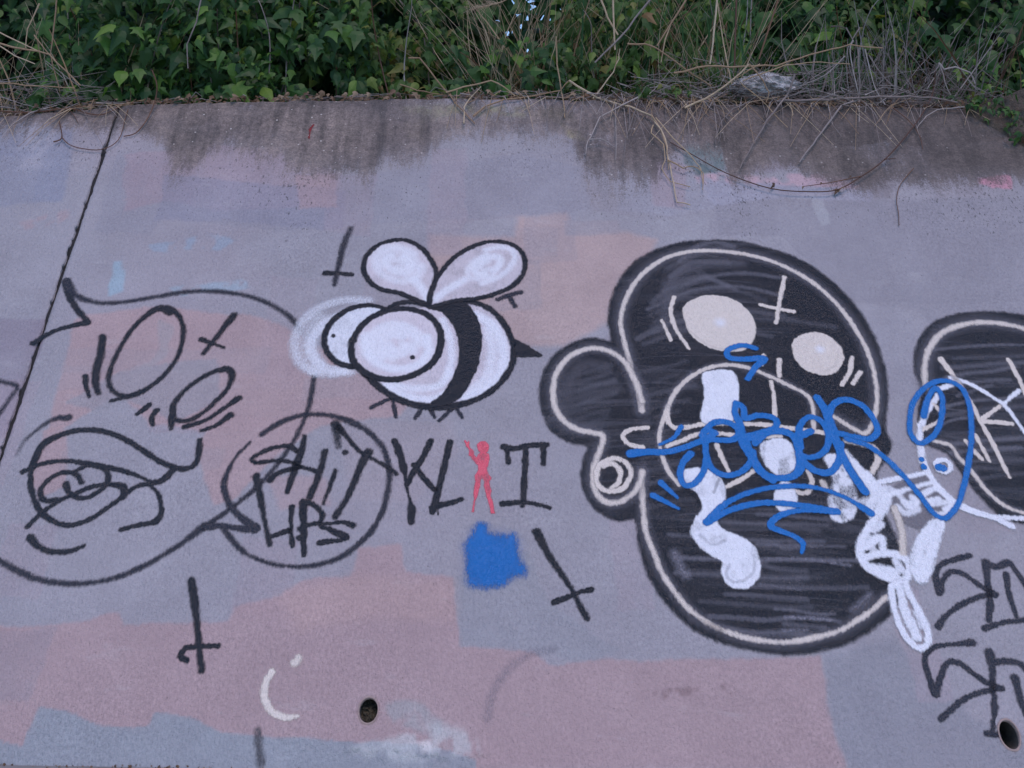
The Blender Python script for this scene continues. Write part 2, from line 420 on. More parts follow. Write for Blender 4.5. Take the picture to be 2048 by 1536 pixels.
# ------------------------------------------------------------------ the bank: slabs, joint, weep holes
G1 = pig(137, 140, 174); G2 = pig(130, 134, 170); G3 = pig(142, 146, 180); G4 = pig(126, 131, 165)
PK = pig(158, 138, 164); PK2 = pig(170, 148, 167); PK3 = pig(144, 134, 168); LIL = pig(128, 131, 165); BLU = pig(128, 139, 174); PKB = pig(153, 134, 161)
def WP(pts, col, op=1.0, soft=2.5, smooth=False, mott=0.0, rag=1.6): return P(pts, soft, col, op, smooth, mott, None, rag)
PATCHES = [
    # left slab
    WP([(-60, 240), (150, 235), (140, 330), (120, 400), (-60, 420)], pg(132, 138, 178), .8, 8),
    WP([(-60, 640), (95, 640), (60, 760), (20, 870), (-60, 880)], pg(134, 128, 162), .8, 4),
    WP([(60, 225), (130, 235), (90, 330), (40, 335)], pg(170, 170, 205), .45, 22, mott=.8),
    # upper field
    WP([(235, 300), (450, 330), (690, 350), (1040, 310), (1180, 340), (1180, 430), (1040, 430), (860, 440), (560, 460), (330, 435), (300, 470), (190, 460)], G2, .65, 6),
    WP([(250, 310), (420, 290), (560, 300), (575, 320), (680, 345), (670, 410), (420, 420), (330, 400), (250, 420)], PK3, .75, 5, mott=.2),
    WP([(330, 350), (560, 370), (690, 380), (690, 460), (460, 440), (310, 440)], pg(132, 134, 172), .6, 5),
    WP([(590, 350), (670, 350), (672, 412), (600, 416)], PK, .5, 4),
    WP([(860, 450), (1040, 432), (1180, 420), (1290, 440), (1420, 430), (1420, 500), (1240, 540), (1230, 660), (1180, 690), (1080, 700), (1020, 560), (860, 480)], G3, .55, 4),
    WP([(1040, 435), (1130, 430), (1140, 468), (1250, 465), (1310, 480), (1290, 520), (1235, 560), (1215, 640), (1130, 690), (1060, 690), (860, 640), (860, 470), (1030, 475)], PK2, .62, 12),
    WP([(1130, 442), (1240, 440), (1240, 470), (1130, 470)], pg(154, 148, 176), .7, 4),
    WP([(1240, 345), (1420, 350), (1430, 415), (1330, 430), (1240, 420)], pg(150, 152, 188), .55, 8),
    WP([(1430, 408), (1560, 395), (1750, 400), (2060, 395), (2060, 760), (1830, 620), (1700, 600), (1560, 470), (1440, 470)], LIL, .9, 4),
    WP([(1620, 392), (1640, 392), (1660, 445), (1645, 450)], pg(160, 165, 195), .5, 4),
    WP([(1300, 310), (1375, 330), (1370, 420), (1310, 410)], PK3, .6, 6),
    WP([(1365, 288), (1440, 285), (1452, 340), (1395, 350), (1368, 325)], pg(98, 116, 138), .95, 5, mott=.3),
    WP([(1390, 352), (1440, 345), (1530, 352), (1600, 345), (1660, 350), (1740, 372), (1700, 378), (1600, 368), (1500, 372), (1400, 362)], pg(188, 160, 194), .7, 6, mott=1.0),
    WP([(1955, 355), (2020, 350), (2022, 376), (1985, 374), (1958, 366)], pg(192, 140, 180), .9, 4, mott=.3),
    WP([(1480, 300), (1540, 295), (1600, 330), (1530, 345), (1480, 345)], pg(135, 128, 160), .6, 6),
    WP([(1720, 350), (1800, 345), (1780, 395), (1740, 395)], pg(122, 116, 140), .6, 8, mott=.4),
    WP([(1400, 360), (1640, 372), (1740, 380), (1740, 400), (1560, 395), (1430, 408)], pg(152, 154, 194), .6, 6),
    WP([(350, 250), (400, 245), (390, 285), (355, 282)], pg(110, 128, 156), .6, 8, mott=.5),
    # lichen yellow on the bare rim
    WP([(800, 215), (860, 210), (1000, 212), (1140, 220), (1150, 245), (1010, 230), (900, 232), (830, 250)], pg(140, 142, 128), .75, 14, mott=.8),
    WP([(810, 245), (845, 250), (840, 276), (815, 272)], pg(160, 160, 122), .85, 10, mott=.5),
    WP([(1120, 245), (1160, 262), (1170, 280), (1140, 276)], pg(172, 170, 128), .85, 8, mott=.5),
    # left field
    WP([(150, 640), (180, 628), (330, 612), (480, 630), (560, 645), (640, 700), (700, 740), (820, 800), (800, 830), (640, 850), (560, 905), (470, 1000), (430, 1010), (395, 900), (420, 860), (300, 850), (240, 790), (130, 850), (95, 870), (108, 800), (125, 740)], PK, .74, 6),
    WP([(318, 640), (345, 655), (335, 710), (300, 735), (250, 740), (300, 725), (320, 700)], pg(152, 148, 176), .7, 5),
    WP([(245, 742), (330, 725), (430, 720), (440, 800), (350, 850), (260, 800), (200, 820), (130, 805)], pg(142, 142, 172), .75, 4),
    WP([(85, 860), (130, 850), (135, 910), (130, 970), (75, 1000), (62, 960)], PK, .7, 4),
    WP([(530, 950), (650, 960), (660, 1010), (560, 1020)], PK, .5, 8),
    WP([(680, 850), (900, 840), (920, 900), (830, 1000), (700, 1000)], pg(154, 146, 174), .4, 10),
    # bottom field
    WP([(-60, 1250), (60, 1250), (160, 1243), (235, 1225), (250, 1250), (460, 1245), (470, 1215), (560, 1190), (600, 1160), (700, 1150), (720, 1100), (800, 1092), (815, 1140), (905, 1160), (912, 1240), (925, 1292), (1060, 1300), (1100, 1330), (1155, 1320), (1260, 1325), (1420, 1322), (1640, 1312), (1655, 1420), (1700, 1560),
        (880, 1560), (860, 1492), (700, 1482), (480, 1474), (440, 1468), (380, 1438), (310, 1428), (305, 1458), (270, 1462), (190, 1450), (140, 1424), (80, 1416), (62, 1470), (46, 1494), (-60, 1484)], PKB, .80, 6),
    WP([(905, 1150), (1060, 1100), (1090, 1200), (1240, 1300), (1155, 1322), (1060, 1298), (925, 1290)], pg(140, 143, 174), .8, 4),
    WP([(560, 1190), (700, 1155), (905, 1165), (910, 1240), (760, 1230), (600, 1260)], PK2, .25, 20),
    WP([(-60, 1482), (46, 1492), (80, 1414), (140, 1424), (190, 1450), (270, 1462), (305, 1458), (310, 1428), (380, 1438), (440, 1468), (700, 1482), (860, 1492), (960, 1515), (960, 1560), (-60, 1560)], BLU, .9, 3),
    WP([(1645, 1310), (1790, 1280), (1850, 1330), (1950, 1440), (2060, 1480), (2060, 1560), (1702, 1560), (1660, 1420)], pg(122, 127, 158), .5, 14),
    WP([(770, 1410), (830, 1400), (900, 1455), (900, 1500), (850, 1470), (790, 1440)], pg(150, 156, 184), .6, 9, mott=.8),
    WP([(700, 1496), (780, 1478), (880, 1450), (940, 1470), (950, 1505), (860, 1518), (760, 1518)], pg(178, 184, 214), .6, 14, mott=1.3),
    WP([(830, 1482), (880, 1478), (895, 1496), (850, 1502)], pg(205, 205, 235), .7, 8, mott=.9),
    # faint older marks
    WP([(430, 470), (475, 480), (440, 500), (310, 500), (300, 490)], pg(130, 165, 215), .35, 5, mott=1.2),
    WP([(225, 520), (250, 520), (245, 580), (220, 590)], pg(140, 180, 225), .5, 5, mott=1.2),
    WP([(340, 575), (490, 560), (500, 575), (350, 592)], pg(140, 180, 225), .35, 6, mott=1.3),
    WP([(250, 400), (285, 390), (285, 415), (255, 420)], pg(172, 138, 156), .3, 8, mott=1.3),
    WP([(40, 445), (140, 420), (140, 440), (50, 460)], pg(170, 136, 156), .28, 8, mott=1.3),
    WP([(1310, 1385), (1450, 1370), (1455, 1380), (1330, 1395)], pg(110, 90, 108), .5, 5, mott=1.1),
]
_r = random.Random(41)
for _ in range(46):                       # single passes of the paint roller, a shade off the coat below
    x = _r.uniform(-40, 2060); y = _r.uniform(400, 1480); w = _r.uniform(34, 58); h = _r.uniform(90, 330)
    if _r.random() < .35: w, h = h, w * .8
    k = (x - 1024) / 2800.0                # passes follow the slope
    base = G1 if _r.random() < .55 else (G2 if _r.random() < .5 else PK3)
    PATCHES.insert(_r.randrange(len(PATCHES)), WP([(x - w - k * h * .5, y - h / 2), (x + w - k * h * .5, y - h / 2 + _r.uniform(-8, 8)), (x + w + k * h * .5, y + h / 2 + _r.uniform(-8, 8)), (x - w + k * h * .5, y + h / 2)], base * _r.uniform(.9, 1.12), _r.uniform(.16, .36), 3, mott=.25))
BAREX = [-600, 0, 130, 235, 285, 330, 350, 390, 425, 470, 570, 580, 690, 745, 765, 850, 880, 930, 1030, 1140, 1160, 1175, 1310, 1330, 1365, 1440, 1460, 1530, 1565, 1650, 1720, 1790, 1950, 2048, 2700]
BAREY = [245, 238, 240, 248, 246, 268, 330, 322, 290, 282, 300, 322, 330, 332, 300, 300, 262, 246, 246, 262, 296, 322, 338, 300, 282, 284, 350, 322, 318, 352, 374, 352, 352, 346, 350]
_bu, _bv = W(BAREX, BAREY)

UJ = [W(235, 222), W(120, 560), W(0, 905)]
_jv = np.array([float(p[1]) for p in UJ]); _ju = np.array([float(p[0]) for p in UJ])
UJOINT = float(np.mean(_ju)); print('joint u', _ju)
HOLES = [(737, 1421, 18.5, 25), (2018, 1470, 19, 29)]
def hole_uv(h):
    u, v = W(h[0], h[1]); s = float(px_scale(h[0], h[1]))
    v1 = float(W(h[0], h[1] - h[3])[1]); v2 = float(W(h[0], h[1] + h[3])[1])
    return float(u), float(v), h[2] * s, (v1 - v2) / 2
HUV = [hole_uv(h) for h in HOLES]

def axis(lo, hi, f0, f1, fine, coarse):
    a = []
    x = lo
    while x < hi - 1e-6:
        a.append(x); x += fine if f0 <= x < f1 else coarse
    a.append(hi); return np.array(a)

VMAX = float(v_top(0)) + 0.2
def slab(u0, u1, label=None):
    u = axis(u0, u1, -3.1, 3.1, 0.0068, 0.2)
    s = np.concatenate([[-.06, -.03], axis(0, 1, -1, 2, 0.0068 / V1, 1)])          # 0..1 up the slope
    U, T = np.meshgrid(u, s); Vv = T * (v_top(U) - 0.012)
    # pigment and coverage
    C = np.zeros(U.shape + (3,)); C[:] = G1
    big = fbm(U * 0.7, Vv * 0.7, 77, 3)[..., None]
    C *= 0.94 + 0.12 * big
    tint = fbm(U * 1.3 + 9, Vv * 1.3, 41, 3)[..., None]
    C = C * (1 - .22 * sst(.45, .75, tint)) + PK3 * .22 * sst(.45, .75, tint)
    for l in PATCHES:
        _seed[0] += 1
        mg = l['soft'] * 1.4 + 0.03
        if l['u'].min() - mg > u1 or l['u'].max() + mg < u0: continue
        i0, i1 = np.searchsorted(u, [l['u'].min() - mg, l['u'].max() + mg])
        rows = (Vv[:, [0, -1]].max(1) > l['v'].min() - mg - .15) & (Vv[:, [0, -1]].min(1) < l['v'].max() + mg + .15)
        j = np.nonzero(rows)[0]
        if len(j) == 0 or i1 <= i0: continue
        sl = (slice(j[0], j[-1] + 1), slice(i0, i1))
        x, y = U[sl], Vv[sl]
        d = poly_sd(x, y, l['u'], l['v'])
        d = d + (vn(x * 90, y * 30, _seed[0]) - .5) * .008 * l['rag'] * .6 + (fbm(x * 9, y * 9, _seed[0] + 3, 3) - .5) * .02 * l['rag']
        c = (1 - sst(-l['soft'] * .6, l['soft'], d)) * l['op']
        if l['mott']: c = c * np.clip(1 - l['mott'] * sst(.42, .68, fbm(x * 24, y * 16, _seed[0] + 9, 4)), 0, 1)
        C[sl] = C[sl] * (1 - c[..., None]) + l['col'] * c[..., None]
    bv = np.interp(U, _bu, _bv)
    over = (bv - Vv) + (fbm(U * 5, Vv * 2, 301, 3) - .5) * .09 + (fbm(U * 26, Vv * 6, 302, 3) - .5) * .05
    sw = .18 + .30 * sst(.35, .75, fbm(U * 1.1 + 3, Vv * .6, 309, 2)) + .12 * sst(-.45, -.1, U) * (1 - sst(.55, .9, U))
    cov = sst(-.55 * sw, sw, over)
    moss = np.exp(-((U - W(985, 225)[0]) / .55) ** 2) * sst(.30, .05, v_top(U) - Vv)
    cov = np.maximum(cov, np.maximum(.30 * sst(.5, .8, fbm(U * 3 + 4, Vv * 3, 303, 3)) * (over > -.25), moss * (.25 + .5 * fbm(U * 6, Vv * 6, 304, 3))))
    WORN = sst(.75, .12, over) * (.5 + fbm(U * 3, Vv * 3, 305, 3))
    GRIME = np.clip(-.05 + .75 * sst(.2, 1.6, U) + .5 * (fbm(U * 2.5, Vv * 1.2, 307, 3) - .5) + .5 * sst(.10, 0, v_top(U) - Vv), 0, 1)
    Z = relief(U, Vv)
    # chipped ridge low on the face
    ru, rv = W([700, 960], [1500, 1512])
    rid = np.exp(-((Vv - np.interp(U, ru, rv)) / .022) ** 2) * sst(ru[0] - .1, ru[0] + .05, U) * (1 - sst(ru[1] - .05, ru[1] + .1, U))
    Z = Z + rid * (fbm(U * 40, Vv * 60, 55, 3) - .35) * .022
    # weathered lip along the crest
    lip = sst(.10, 0, v_top(U) - Vv)
    Z = Z + lip * (fbm(U * 12, Vv * 12, 66, 3) - .55) * .02
    # worn edge along the joint
    je = np.minimum(abs(U - u0), abs(U - u1)); Z = Z - sst(.014, 0, je) * .006
    nr, nc = U.shape
    for hu, hv, ra, rb in HUV:
        if not (u0 < hu < u1): continue
        rr = np.hypot((U - hu) / (ra * 1.25), (Vv - hv) / (rb * 1.25))
        Z = Z + .004 * np.exp(-((rr - 1.05) / .18) ** 2) * fbm(U * 25, Vv * 25, 8, 2)
        e = np.hypot((U - hu) / ra, (Vv - hv) / rb)
        C = C * (1 - .35 * sst(1.35, 1.0, e)[..., None])+ pig(110,100,115) * .35 * sst(1.35, 1.0, e)[..., None]
    co = np.stack([U, Vv, Z], -1)
    for c_, sg in ((0, 1), (nc - 1, -1)):
        jn = (fbm(Vv[:, c_] * 9, Vv[:, c_] * 0 + 3 + sg, 88, 4) - .42) * .018 + np.clip(fbm(Vv[:, c_] * 30, Vv[:, c_] * 0 + sg, 89, 2) - .6, 0, 1) * .03
        co[:, c_, 0] += sg * np.clip(jn, -.002, .012) * .5
    cell = np.ones((nr - 1, nc - 1), bool)
    for hu, hv, ra, rb in HUV:
        if not (u0 < hu < u1): continue
        e = np.hypot((U - hu) / ra, (Vv - hv) / rb); ins = e < 1
        cell &= ~(ins[:-1, :-1] & ins[1:, :-1] & ins[:-1, 1:] & ins[1:, 1:])
        k = ins & (e > 1e-4)
        co[k, 0] = hu + (U[k] - hu) / e[k]; co[k, 1] = hv + (Vv[k] - hv) / e[k]
    # crest: rounded over, then a flat top running back into the soil
    rows = [co]; base = co[-1]
    cr = [C]; cc = [cov]
    for ang in (25, 50, 75, 100, THETA and 130):
        a = R(ang) * (math.degrees(THETA) / 130.0)
        r_ = .016
        row = base.copy(); row[:, 1] += r_ * math.sin(a) ; row[:, 2] -= r_ * (1 - math.cos(a))
        rows.append(row[None]); cr.append(C[-1:]); cc.append(cov[-1:] * 0)
    last = rows[-1][0].copy()
    back = last.copy(); back[:, 1] += .16 * CT; back[:, 2] -= .16 * ST
    rows.append(back[None]); cr.append(C[-1:]); cc.append(cov[-1:] * 0)
    deep = back.copy(); deep[:, 1] -= .25 * ST; deep[:, 2] -= .25 * CT
    rows.append(deep[None]); cr.append(C[-1:]); cc.append(cov[-1:] * 0)
    co = np.concatenate(rows); C = np.concatenate(cr); cov = np.concatenate(cc)
    jj, ii = np.nonzero(np.concatenate([cell, np.ones((co.shape[0] - nr, nc - 1), bool)]))
    q = np.stack([jj * nc + ii, jj * nc + ii + 1, (jj + 1) * nc + ii + 1, (jj + 1) * nc + ii], 1)
    nv = co.shape[0] * nc
    # side faces, so that a slab has thickness at the joint
    flat = co.reshape(-1, 3); extra = []; eq = []
    for col_ in (0, nc - 1):
        ids = np.arange(nr) * nc + col_
        low = flat[ids].copy(); low[:, 2] -= .12
        st = nv + sum(len(e) for e in extra); extra.append(low)
        a = ids[:-1]; b = ids[1:]; c = st + np.arange(1, nr); d = st + np.arange(nr - 1)
        eq.append(np.stack([a, b, c, d] if col_ == 0 else [b, a, d, c], 1))
    flat = np.concatenate([flat] + extra); q = np.concatenate([q] + eq)
    pg = np.concatenate([C, cov[..., None]], -1).reshape(-1, 4)
    ex = np.zeros((len(flat) - nv, 4)); ex[:, :3] = .2; pg = np.concatenate([pg, ex])
    me = quadmesh('concrete_slab', flat, q); set_pig(me, pg)
    wa = me.attributes.new('worn', 'FLOAT', 'POINT'); wv = np.zeros(len(flat)); wv[:nr * nc] = WORN.ravel(); wa.data.foreach_set('value', wv.astype(np.float32))
    ga = me.attributes.new('grime', 'FLOAT', 'POINT'); gv = np.zeros(len(flat)); gv[:nr * nc] = GRIME.ravel(); ga.data.foreach_set('value', gv.astype(np.float32))
    o = link('concrete_slab', me, MAT_WALL, WALL)
    if label: o['label'] = label
    return o
slab(-6.6, UJOINT - .0075, 'pale blue grey slab left of the dark joint')
slab(UJOINT + .0075, 4.6, 'broad slab painted in patches of grey and dusty pink')
slab(4.611, 9.0)
MAT_RING = simple_mat('mortar', tuple(pig(118, 108, 128)), tuple(pig(150, 138, 160)), 30, .8, .4)
# the joint filler, sunk between the slabs
vv = np.linspace(0, float(v_top(UJOINT)) + .005, 60)
Vj, Fj = [], []
for k, v in enumerate(vv):
    h = float(relief(np.array([UJOINT]), np.array([v]))[0]) - .016 + .006 * math.sin(k * 1.7)
    Vj += [(UJOINT - .011, v, h), (UJOINT + .011, v, h)]
    if k: Fj.append((2 * k - 2, 2 * k - 1, 2 * k + 1, 2 * k))
link('joint_filler', pymesh('joint_filler', Vj, Fj), MAT_JOINT, WALL, label='thin dark joint running up the slope')
# weep holes: a pipe sleeve running level into the bank, half full of debris
for k, (hu, hv, ra, rb) in enumerate(HUV):
    z0 = float(relief(np.array([hu]), np.array([hv]))[0])
    Vp, Fp = [], []; n = 28
    for d in range(5):
        dep = (0.001, -.03, -.08, -.15, -.24)[d]; off = -dep / math.tan(R(62)) * 0.6
        for q in range(n):
            a = 2 * math.pi * q / n
            Vp.append((hu + ra * 1.012 * math.cos(a), hv + rb * 1.012 * math.sin(a) + off, z0 + dep))
        if d:
            for q in range(n):
                Fp.append(((d - 1) * n + q, (d - 1) * n + (q + 1) % n, d * n + (q + 1) % n, d * n + q))
    Fp.append(tuple(4 * n + q for q in range(n)))
    wh = link('weep_hole', pymesh('weep_hole', Vp, Fp, True), MAT_PIPE, WALL, label=('round weep hole choked with debris near the foot', 'dark round weep hole at the lower right corner')[k])
    Vr, Fr = [], []
    for q in range(40):
        a = 2 * math.pi * q / 40
        for rr_, hh_ in ((.985, -.012), (1.0, .0015), (1.07, .0035), (1.16, .0005)):
            rr_ += (.015 * math.sin(5 * a + k) + random.uniform(-.012, .012)) * (rr_ > 1)
            uu, vv_ = hu + ra * rr_ * math.cos(a), hv + rb * rr_ * math.sin(a)
            Vr.append((uu, vv_, float(relief(np.array([uu]), np.array([vv_]))[0]) + hh_ + .0018))
        for e in range(3):
            i0, i1 = q * 4 + e, ((q + 1) % 40) * 4 + e
            Fr.append((i0, i1, i1 + 1, i0 + 1))
    link('mortar_ring', pymesh('mortar_ring', Vr, Fr, True), MAT_RING, wh)
    Vg, Fg = [], []; m = 14
    for a in range(m + 1):
        for b_ in range(m + 1):
            x = (a / m * 2 - 1); y = (b_ / m * 2 - 1)
            f = max(abs(x), abs(y)) / max(math.hypot(x, y), 1e-6) if (x or y) else 1
            x *= f; y *= f
            hgt = -.018 - (.022 * (y + 1) if k == 0 else .05 + .05 * (y + 1)) + random.uniform(-.010, .010)
            Vg.append((hu + x * ra * .99, hv + y * rb * .99 - hgt / math.tan(R(62)) * .6, z0 + hgt))
    for a in range(m):
        for b_ in range(m):
            i = a * (m + 1) + b_; Fg.append((i, i + m + 1, i + m + 2, i + 1))
    link('packed_debris', pymesh('packed_debris', Vg, Fg), MAT_GUNK, wh)

# ------------------------------------------------------------------ the ground above and the channel floor below
ys = np.concatenate([np.linspace(YE + .08, YE + 2.2, 34), [YE + 4, YE + 9, YE + 20, YE + 60, YE + 300]])
xs = np.concatenate([[-300, -80, -30, -14], np.linspace(-7, 7, 120), [14, 30, 80, 300]])
X, Y = np.meshgrid(xs, ys)
Zg = ZE - .05 + .10 * sst(YE + .1, YE + 1.0, Y) + (1.12 - .64 * np.exp(-((X - .10) / .40) ** 2)) * sst(YE + 1.0, YE + 2.0, Y) + (fbm(X * 2.2, Y * 2.2, 21, 4) - .5) * .09 * sst(YE + .05, YE + .4, Y)
edge_v = v_top(X); Zg = Zg + (edge_v * ST - ZE) * np.exp(-(Y - YE) * .8)
nr, nc = X.shape
jj, ii = np.meshgrid(np.arange(nr - 1), np.arange(nc - 1), indexing='ij'); jj = jj.ravel(); ii = ii.ravel()
me = quadmesh('ground', np.stack([X, Y, Zg], -1).reshape(-1, 3), np.stack([jj * nc + ii, jj * nc + ii + 1, (jj + 1) * nc + ii + 1, (jj + 1) * nc + ii], 1))
link('ground', me, MAT_SOIL, None, kind='structure', label='dark soil behind the crest of the bank', category='ground')
V_, F_ = [], []
for j, y in enumerate([.03, -1, -4, -12, -40, -300]):
    for i, x in enumerate([-300, -40, -12, -4, 0, 4, 12, 40, 300]):
        V_.append((x, y, -.020 - .011 * max(-4, min(4, x))))
for j in range(5):
    for i in range(8): a = j * 9 + i; F_.append((a, a + 9, a + 10, a + 1))
link('channel_floor', pymesh('channel_floor', V_, F_), MAT_FLOOR, None, kind='structure', label='flat concrete floor at the foot of the bank', category='ground')

# ------------------------------------------------------------------ the spray paint
K = BLACK; DK = np.array([0.024, 0.023, 0.033])
# --- face in a bubble, left
bub = [S([(66, 687, 6), (105, 664), (145, 652), (176, 645, 6)], 5, 4), S([(177, 645, 5), (150, 613, 5), (136, 585, 7), (133, 563, 8)], 5, 5),
       S([(133, 563, 8), (150, 589, 5), (191, 605), (239, 605), (308, 594), (369, 584), (417, 582), (472, 587), (513, 597), (554, 616), (581, 635), (600, 660)], 3.4, 7, DK, .92),
       S([(630, 745), (622, 794), (613, 829), (591, 876), (566, 915), (537, 951), (513, 976), (479, 1005), (440, 1034), (410, 1055, 6)], 3.4, 6, DK, .92),
       S([(408, 1054, 8), (366, 1086, 4.5), (317, 1117), (269, 1142), (220, 1159), (171, 1167), (122, 1167), (73, 1158, 5), (37, 1142, 5), (0, 1122), (-40, 1095)], 4.2, 7, DK, .9)]
face = decal('bubble_face_drawing', bub, 1, None, 'loose black outline face with tall oval eyes inside a bubble')
decal('eye', [S([(342, 626, 6), (320, 616, 7), (290, 633, 5), (263, 661), (236, 705), (219, 746), (220, 773), (239, 790), (267, 792), (301, 773), (335, 743), (359, 705), (367, 664), (359, 633), (342, 618, 6), (318, 617, 7)], 4, 5), S([(280, 783), (250, 795), (222, 802)], 3.5, 4)], 2, face)
decal('eye', [S([(440, 741, 5), (455, 738, 7), (464, 748, 6), (458, 773), (434, 801), (403, 828), (376, 842, 3.5), (352, 840, 4), (345, 818), (362, 790), (393, 763), (427, 744), (452, 737)], 4.2, 5), S([(347, 812, 5), (344, 838, 7), (343, 858, 4)], 5, 4)], 2, face)
for st in (S([(205, 674, 6), (202, 705, 7.5), (194, 739, 8), (191, 767, 7), (197, 787, 4)], 7, 5), S([(171, 753, 6), (172, 770, 4), (179, 794, 2.5)], 4, 4),
           S([(298, 811, 6), (286, 821, 5.5), (274, 829, 3)], 5, 3), S([(314, 821, 5), (305, 833, 5), (304, 842, 6), (306, 850, 4)], 5, 3),
           S([(478, 796, 6), (444, 820, 3.5), (410, 842, 4), (369, 855, 5)], 4, 4), S([(461, 831, 6.5), (431, 852, 4), (403, 862, 3)], 4, 4)):
    decal('brow_mark', [st], 2, face)
decal('mouth', [S([(46, 944, 5), (68, 933), (98, 925), (134, 922), (171, 927), (208, 934, 6), (244, 942, 5), (273, 951, 2.6), (300, 964, 3)], 5, 4),
                S([(63, 937, 7), (71, 917, 8), (85, 890, 8), (105, 877, 7), (137, 865, 5.5), (171, 860), (208, 863), (244, 876), (281, 898), (317, 922), (347, 935), (369, 939), (388, 932), (397, 915), (400, 881)], 5.5, 4),
                S([(63, 937), (61, 956), (63, 981), (71, 1005), (85, 1027), (110, 1044), (137, 1051), (166, 1045), (200, 1027), (234, 1003), (259, 983), (278, 972), (300, 968, 6), (325, 961, 7), (342, 946, 7), (349, 937)], 5, 4),
                S([(300, 971, 4), (315, 986, 3), (322, 1007, 3), (323, 1027, 7), (315, 1042, 7), (288, 1049, 5), (259, 1055, 5), (242, 1060, 4)], 4, 3.5),
                S([(55, 1054, 5), (81, 1029, 5), (117, 1003), (151, 988), (181, 975), (210, 970), (234, 971, 5), (249, 978, 8), (247, 995, 6)], 4.6, 4),
                S([(164, 966, 5), (154, 951), (137, 945), (115, 949), (93, 964), (81, 981), (85, 998), (98, 1003), (112, 1000)], 4.8, 4),
                S([(132, 968, 7), (137, 983), (149, 993), (168, 997), (190, 989), (210, 973), (217, 956), (212, 942), (195, 932), (176, 931), (149, 944)], 4.6, 4)], 3, face)
decal('chin_line', [S([(61, 1076, 8), (71, 1088, 6), (90, 1100), (115, 1105), (142, 1103), (168, 1092, 3)], 5.5, 5)], 2, face)
decal('cheek_line', [S([(137, 835, 6), (109, 838, 4), (75, 859, 3), (48, 883, 2.5), (34, 910, 2)], 4, 6, DK, 1, (1, .3))], 2, face)
decal('stray_black_line', [S([(-20, 755), (0, 763), (34, 773), (17, 801), (-10, 840)], 3, 7, DK, .8)], 1, None, 'soft black angled line at the left edge')

# --- small upside down crosses
decal('cross_mark', [S([(468, 630, 7), (441, 664, 5), (407, 707, 3)], 5, 5), S([(403, 679, 6), (422, 686, 3), (448, 695, 2.5)], 3, 4)], 2, None, 'tilted black cross beside the tall oval eye')
decal('cross_mark', [S([(702, 455, 5), (688, 487, 6), (679, 523, 4.5), (669, 569, 3)], 5, 6, DK, .95, (.7, 1)), S([(651, 546, 6), (676, 546, 4), (704, 549, 4)], 4, 4)], 2, None, 'inverted black cross above left of the bee')
decal('cross_mark', [S([(383, 1163, 9), (388, 1195, 8), (393, 1230, 6), (398, 1290, 5.5), (404, 1342, 6)], 6, 5), S([(437, 1292, 6), (395, 1294, 5), (370, 1298, 6), (361, 1314, 7), (374, 1321, 6)], 5, 3)], 2, None, 'inverted black cross with a hooked arm at lower left')
decal('cross_mark', [S([(1073, 1063, 9), (1092, 1101, 7), (1119, 1142, 5.5), (1146, 1183, 4.5), (1160, 1212, 6), (1174, 1236, 5)], 6, 5), S([(1109, 1204, 7), (1129, 1197, 6), (1153, 1186, 3.5), (1184, 1178, 5)], 4, 3)], 2, None, 'leaning black cross right of the blue blot')
decal('cross_mark', [S([(995, 599, 5), (1019, 590, 5), (1043, 584, 4.5)], 4, 4, DK), S([(1018, 592, 4), (1030, 612, 5)], 4, 4, DK)], 1, None, 'small black cross tucked under the right wing of the bee')

# --- circled lettering
ring = [S([(523, 870, 4), (554, 849, 5), (591, 834, 4), (628, 829), (664, 832), (701, 844, 6), (735, 863, 5), (762, 890), (776, 922), (779, 956), (774, 990, 5), (764, 1025), (745, 1059), (720, 1086, 5), (689, 1110), (652, 1126), (615, 1133, 3), (579, 1133, 2.6), (542, 1128, 2.6), (505, 1115, 2.4), (486, 1103, 4), (466, 1082, 4), (450, 1062, 4)], 4.2, 6, DK, .93),
        S([(501, 885, 2), (474, 912, 2.6), (457, 942, 4), (448, 971, 5), (452, 993, 6), (466, 1020, 6), (488, 1039, 6.5), (512, 1057, 9)], 5, 5, DK), S([(512, 1059, 8), (481, 1058, 5), (444, 1053, 6), (412, 1055, 7)], 5, 5, DK)]
circ = decal('circled_lettering', ring, 2, None, 'black hand drawn circle around two short scrawled words')
decal('letter', [S([(593, 902, 6), (581, 894, 5), (557, 894), (525, 905), (503, 920, 4), (510, 926), (542, 923), (566, 922), (588, 927), (598, 934), (571, 942, 5), (549, 951, 5), (540, 961, 6)], 4.2, 4)], 3, circ)
decal('letter', [S([(610, 873, 5), (603, 903, 7), (591, 937, 8), (581, 964, 7.5), (575, 985, 5)], 7, 4), S([(598, 933), (640, 945)], 4, 4), S([(651, 903, 6), (642, 937, 6), (632, 966, 6), (620, 995, 6)], 6, 5)], 3, circ)
decal('letter', [S([(671, 942, 4.5), (659, 976, 3.5), (647, 1008, 3)], 4, 4), D(690, 905, 5, 5), S([(671, 849, 9), (674, 861, 9), (675, 880, 6), (677, 893, 4)], 8, 7, K, .95, (1, .6))], 3, circ)
decal('letter', [S([(679, 856, 6), (701, 883, 4), (725, 907, 4), (750, 920, 2.6), (774, 934, 2.6), (794, 948, 3.5)], 4, 4), S([(737, 905, 9), (723, 929, 7), (708, 966, 5.5), (693, 998, 5), (671, 1034, 6)], 6, 5)], 3, circ)
decal('letter', [S([(513, 954, 8), (518, 978, 6), (525, 1015, 5), (532, 1054, 3.5), (540, 1089, 4)], 5, 5), S([(545, 1073, 5), (576, 1062, 6)], 5.5, 3)], 3, circ)
decal('letter', [S([(584, 1015, 6), (582, 1044, 3), (585, 1093, 4)], 3, 3)], 3, circ)
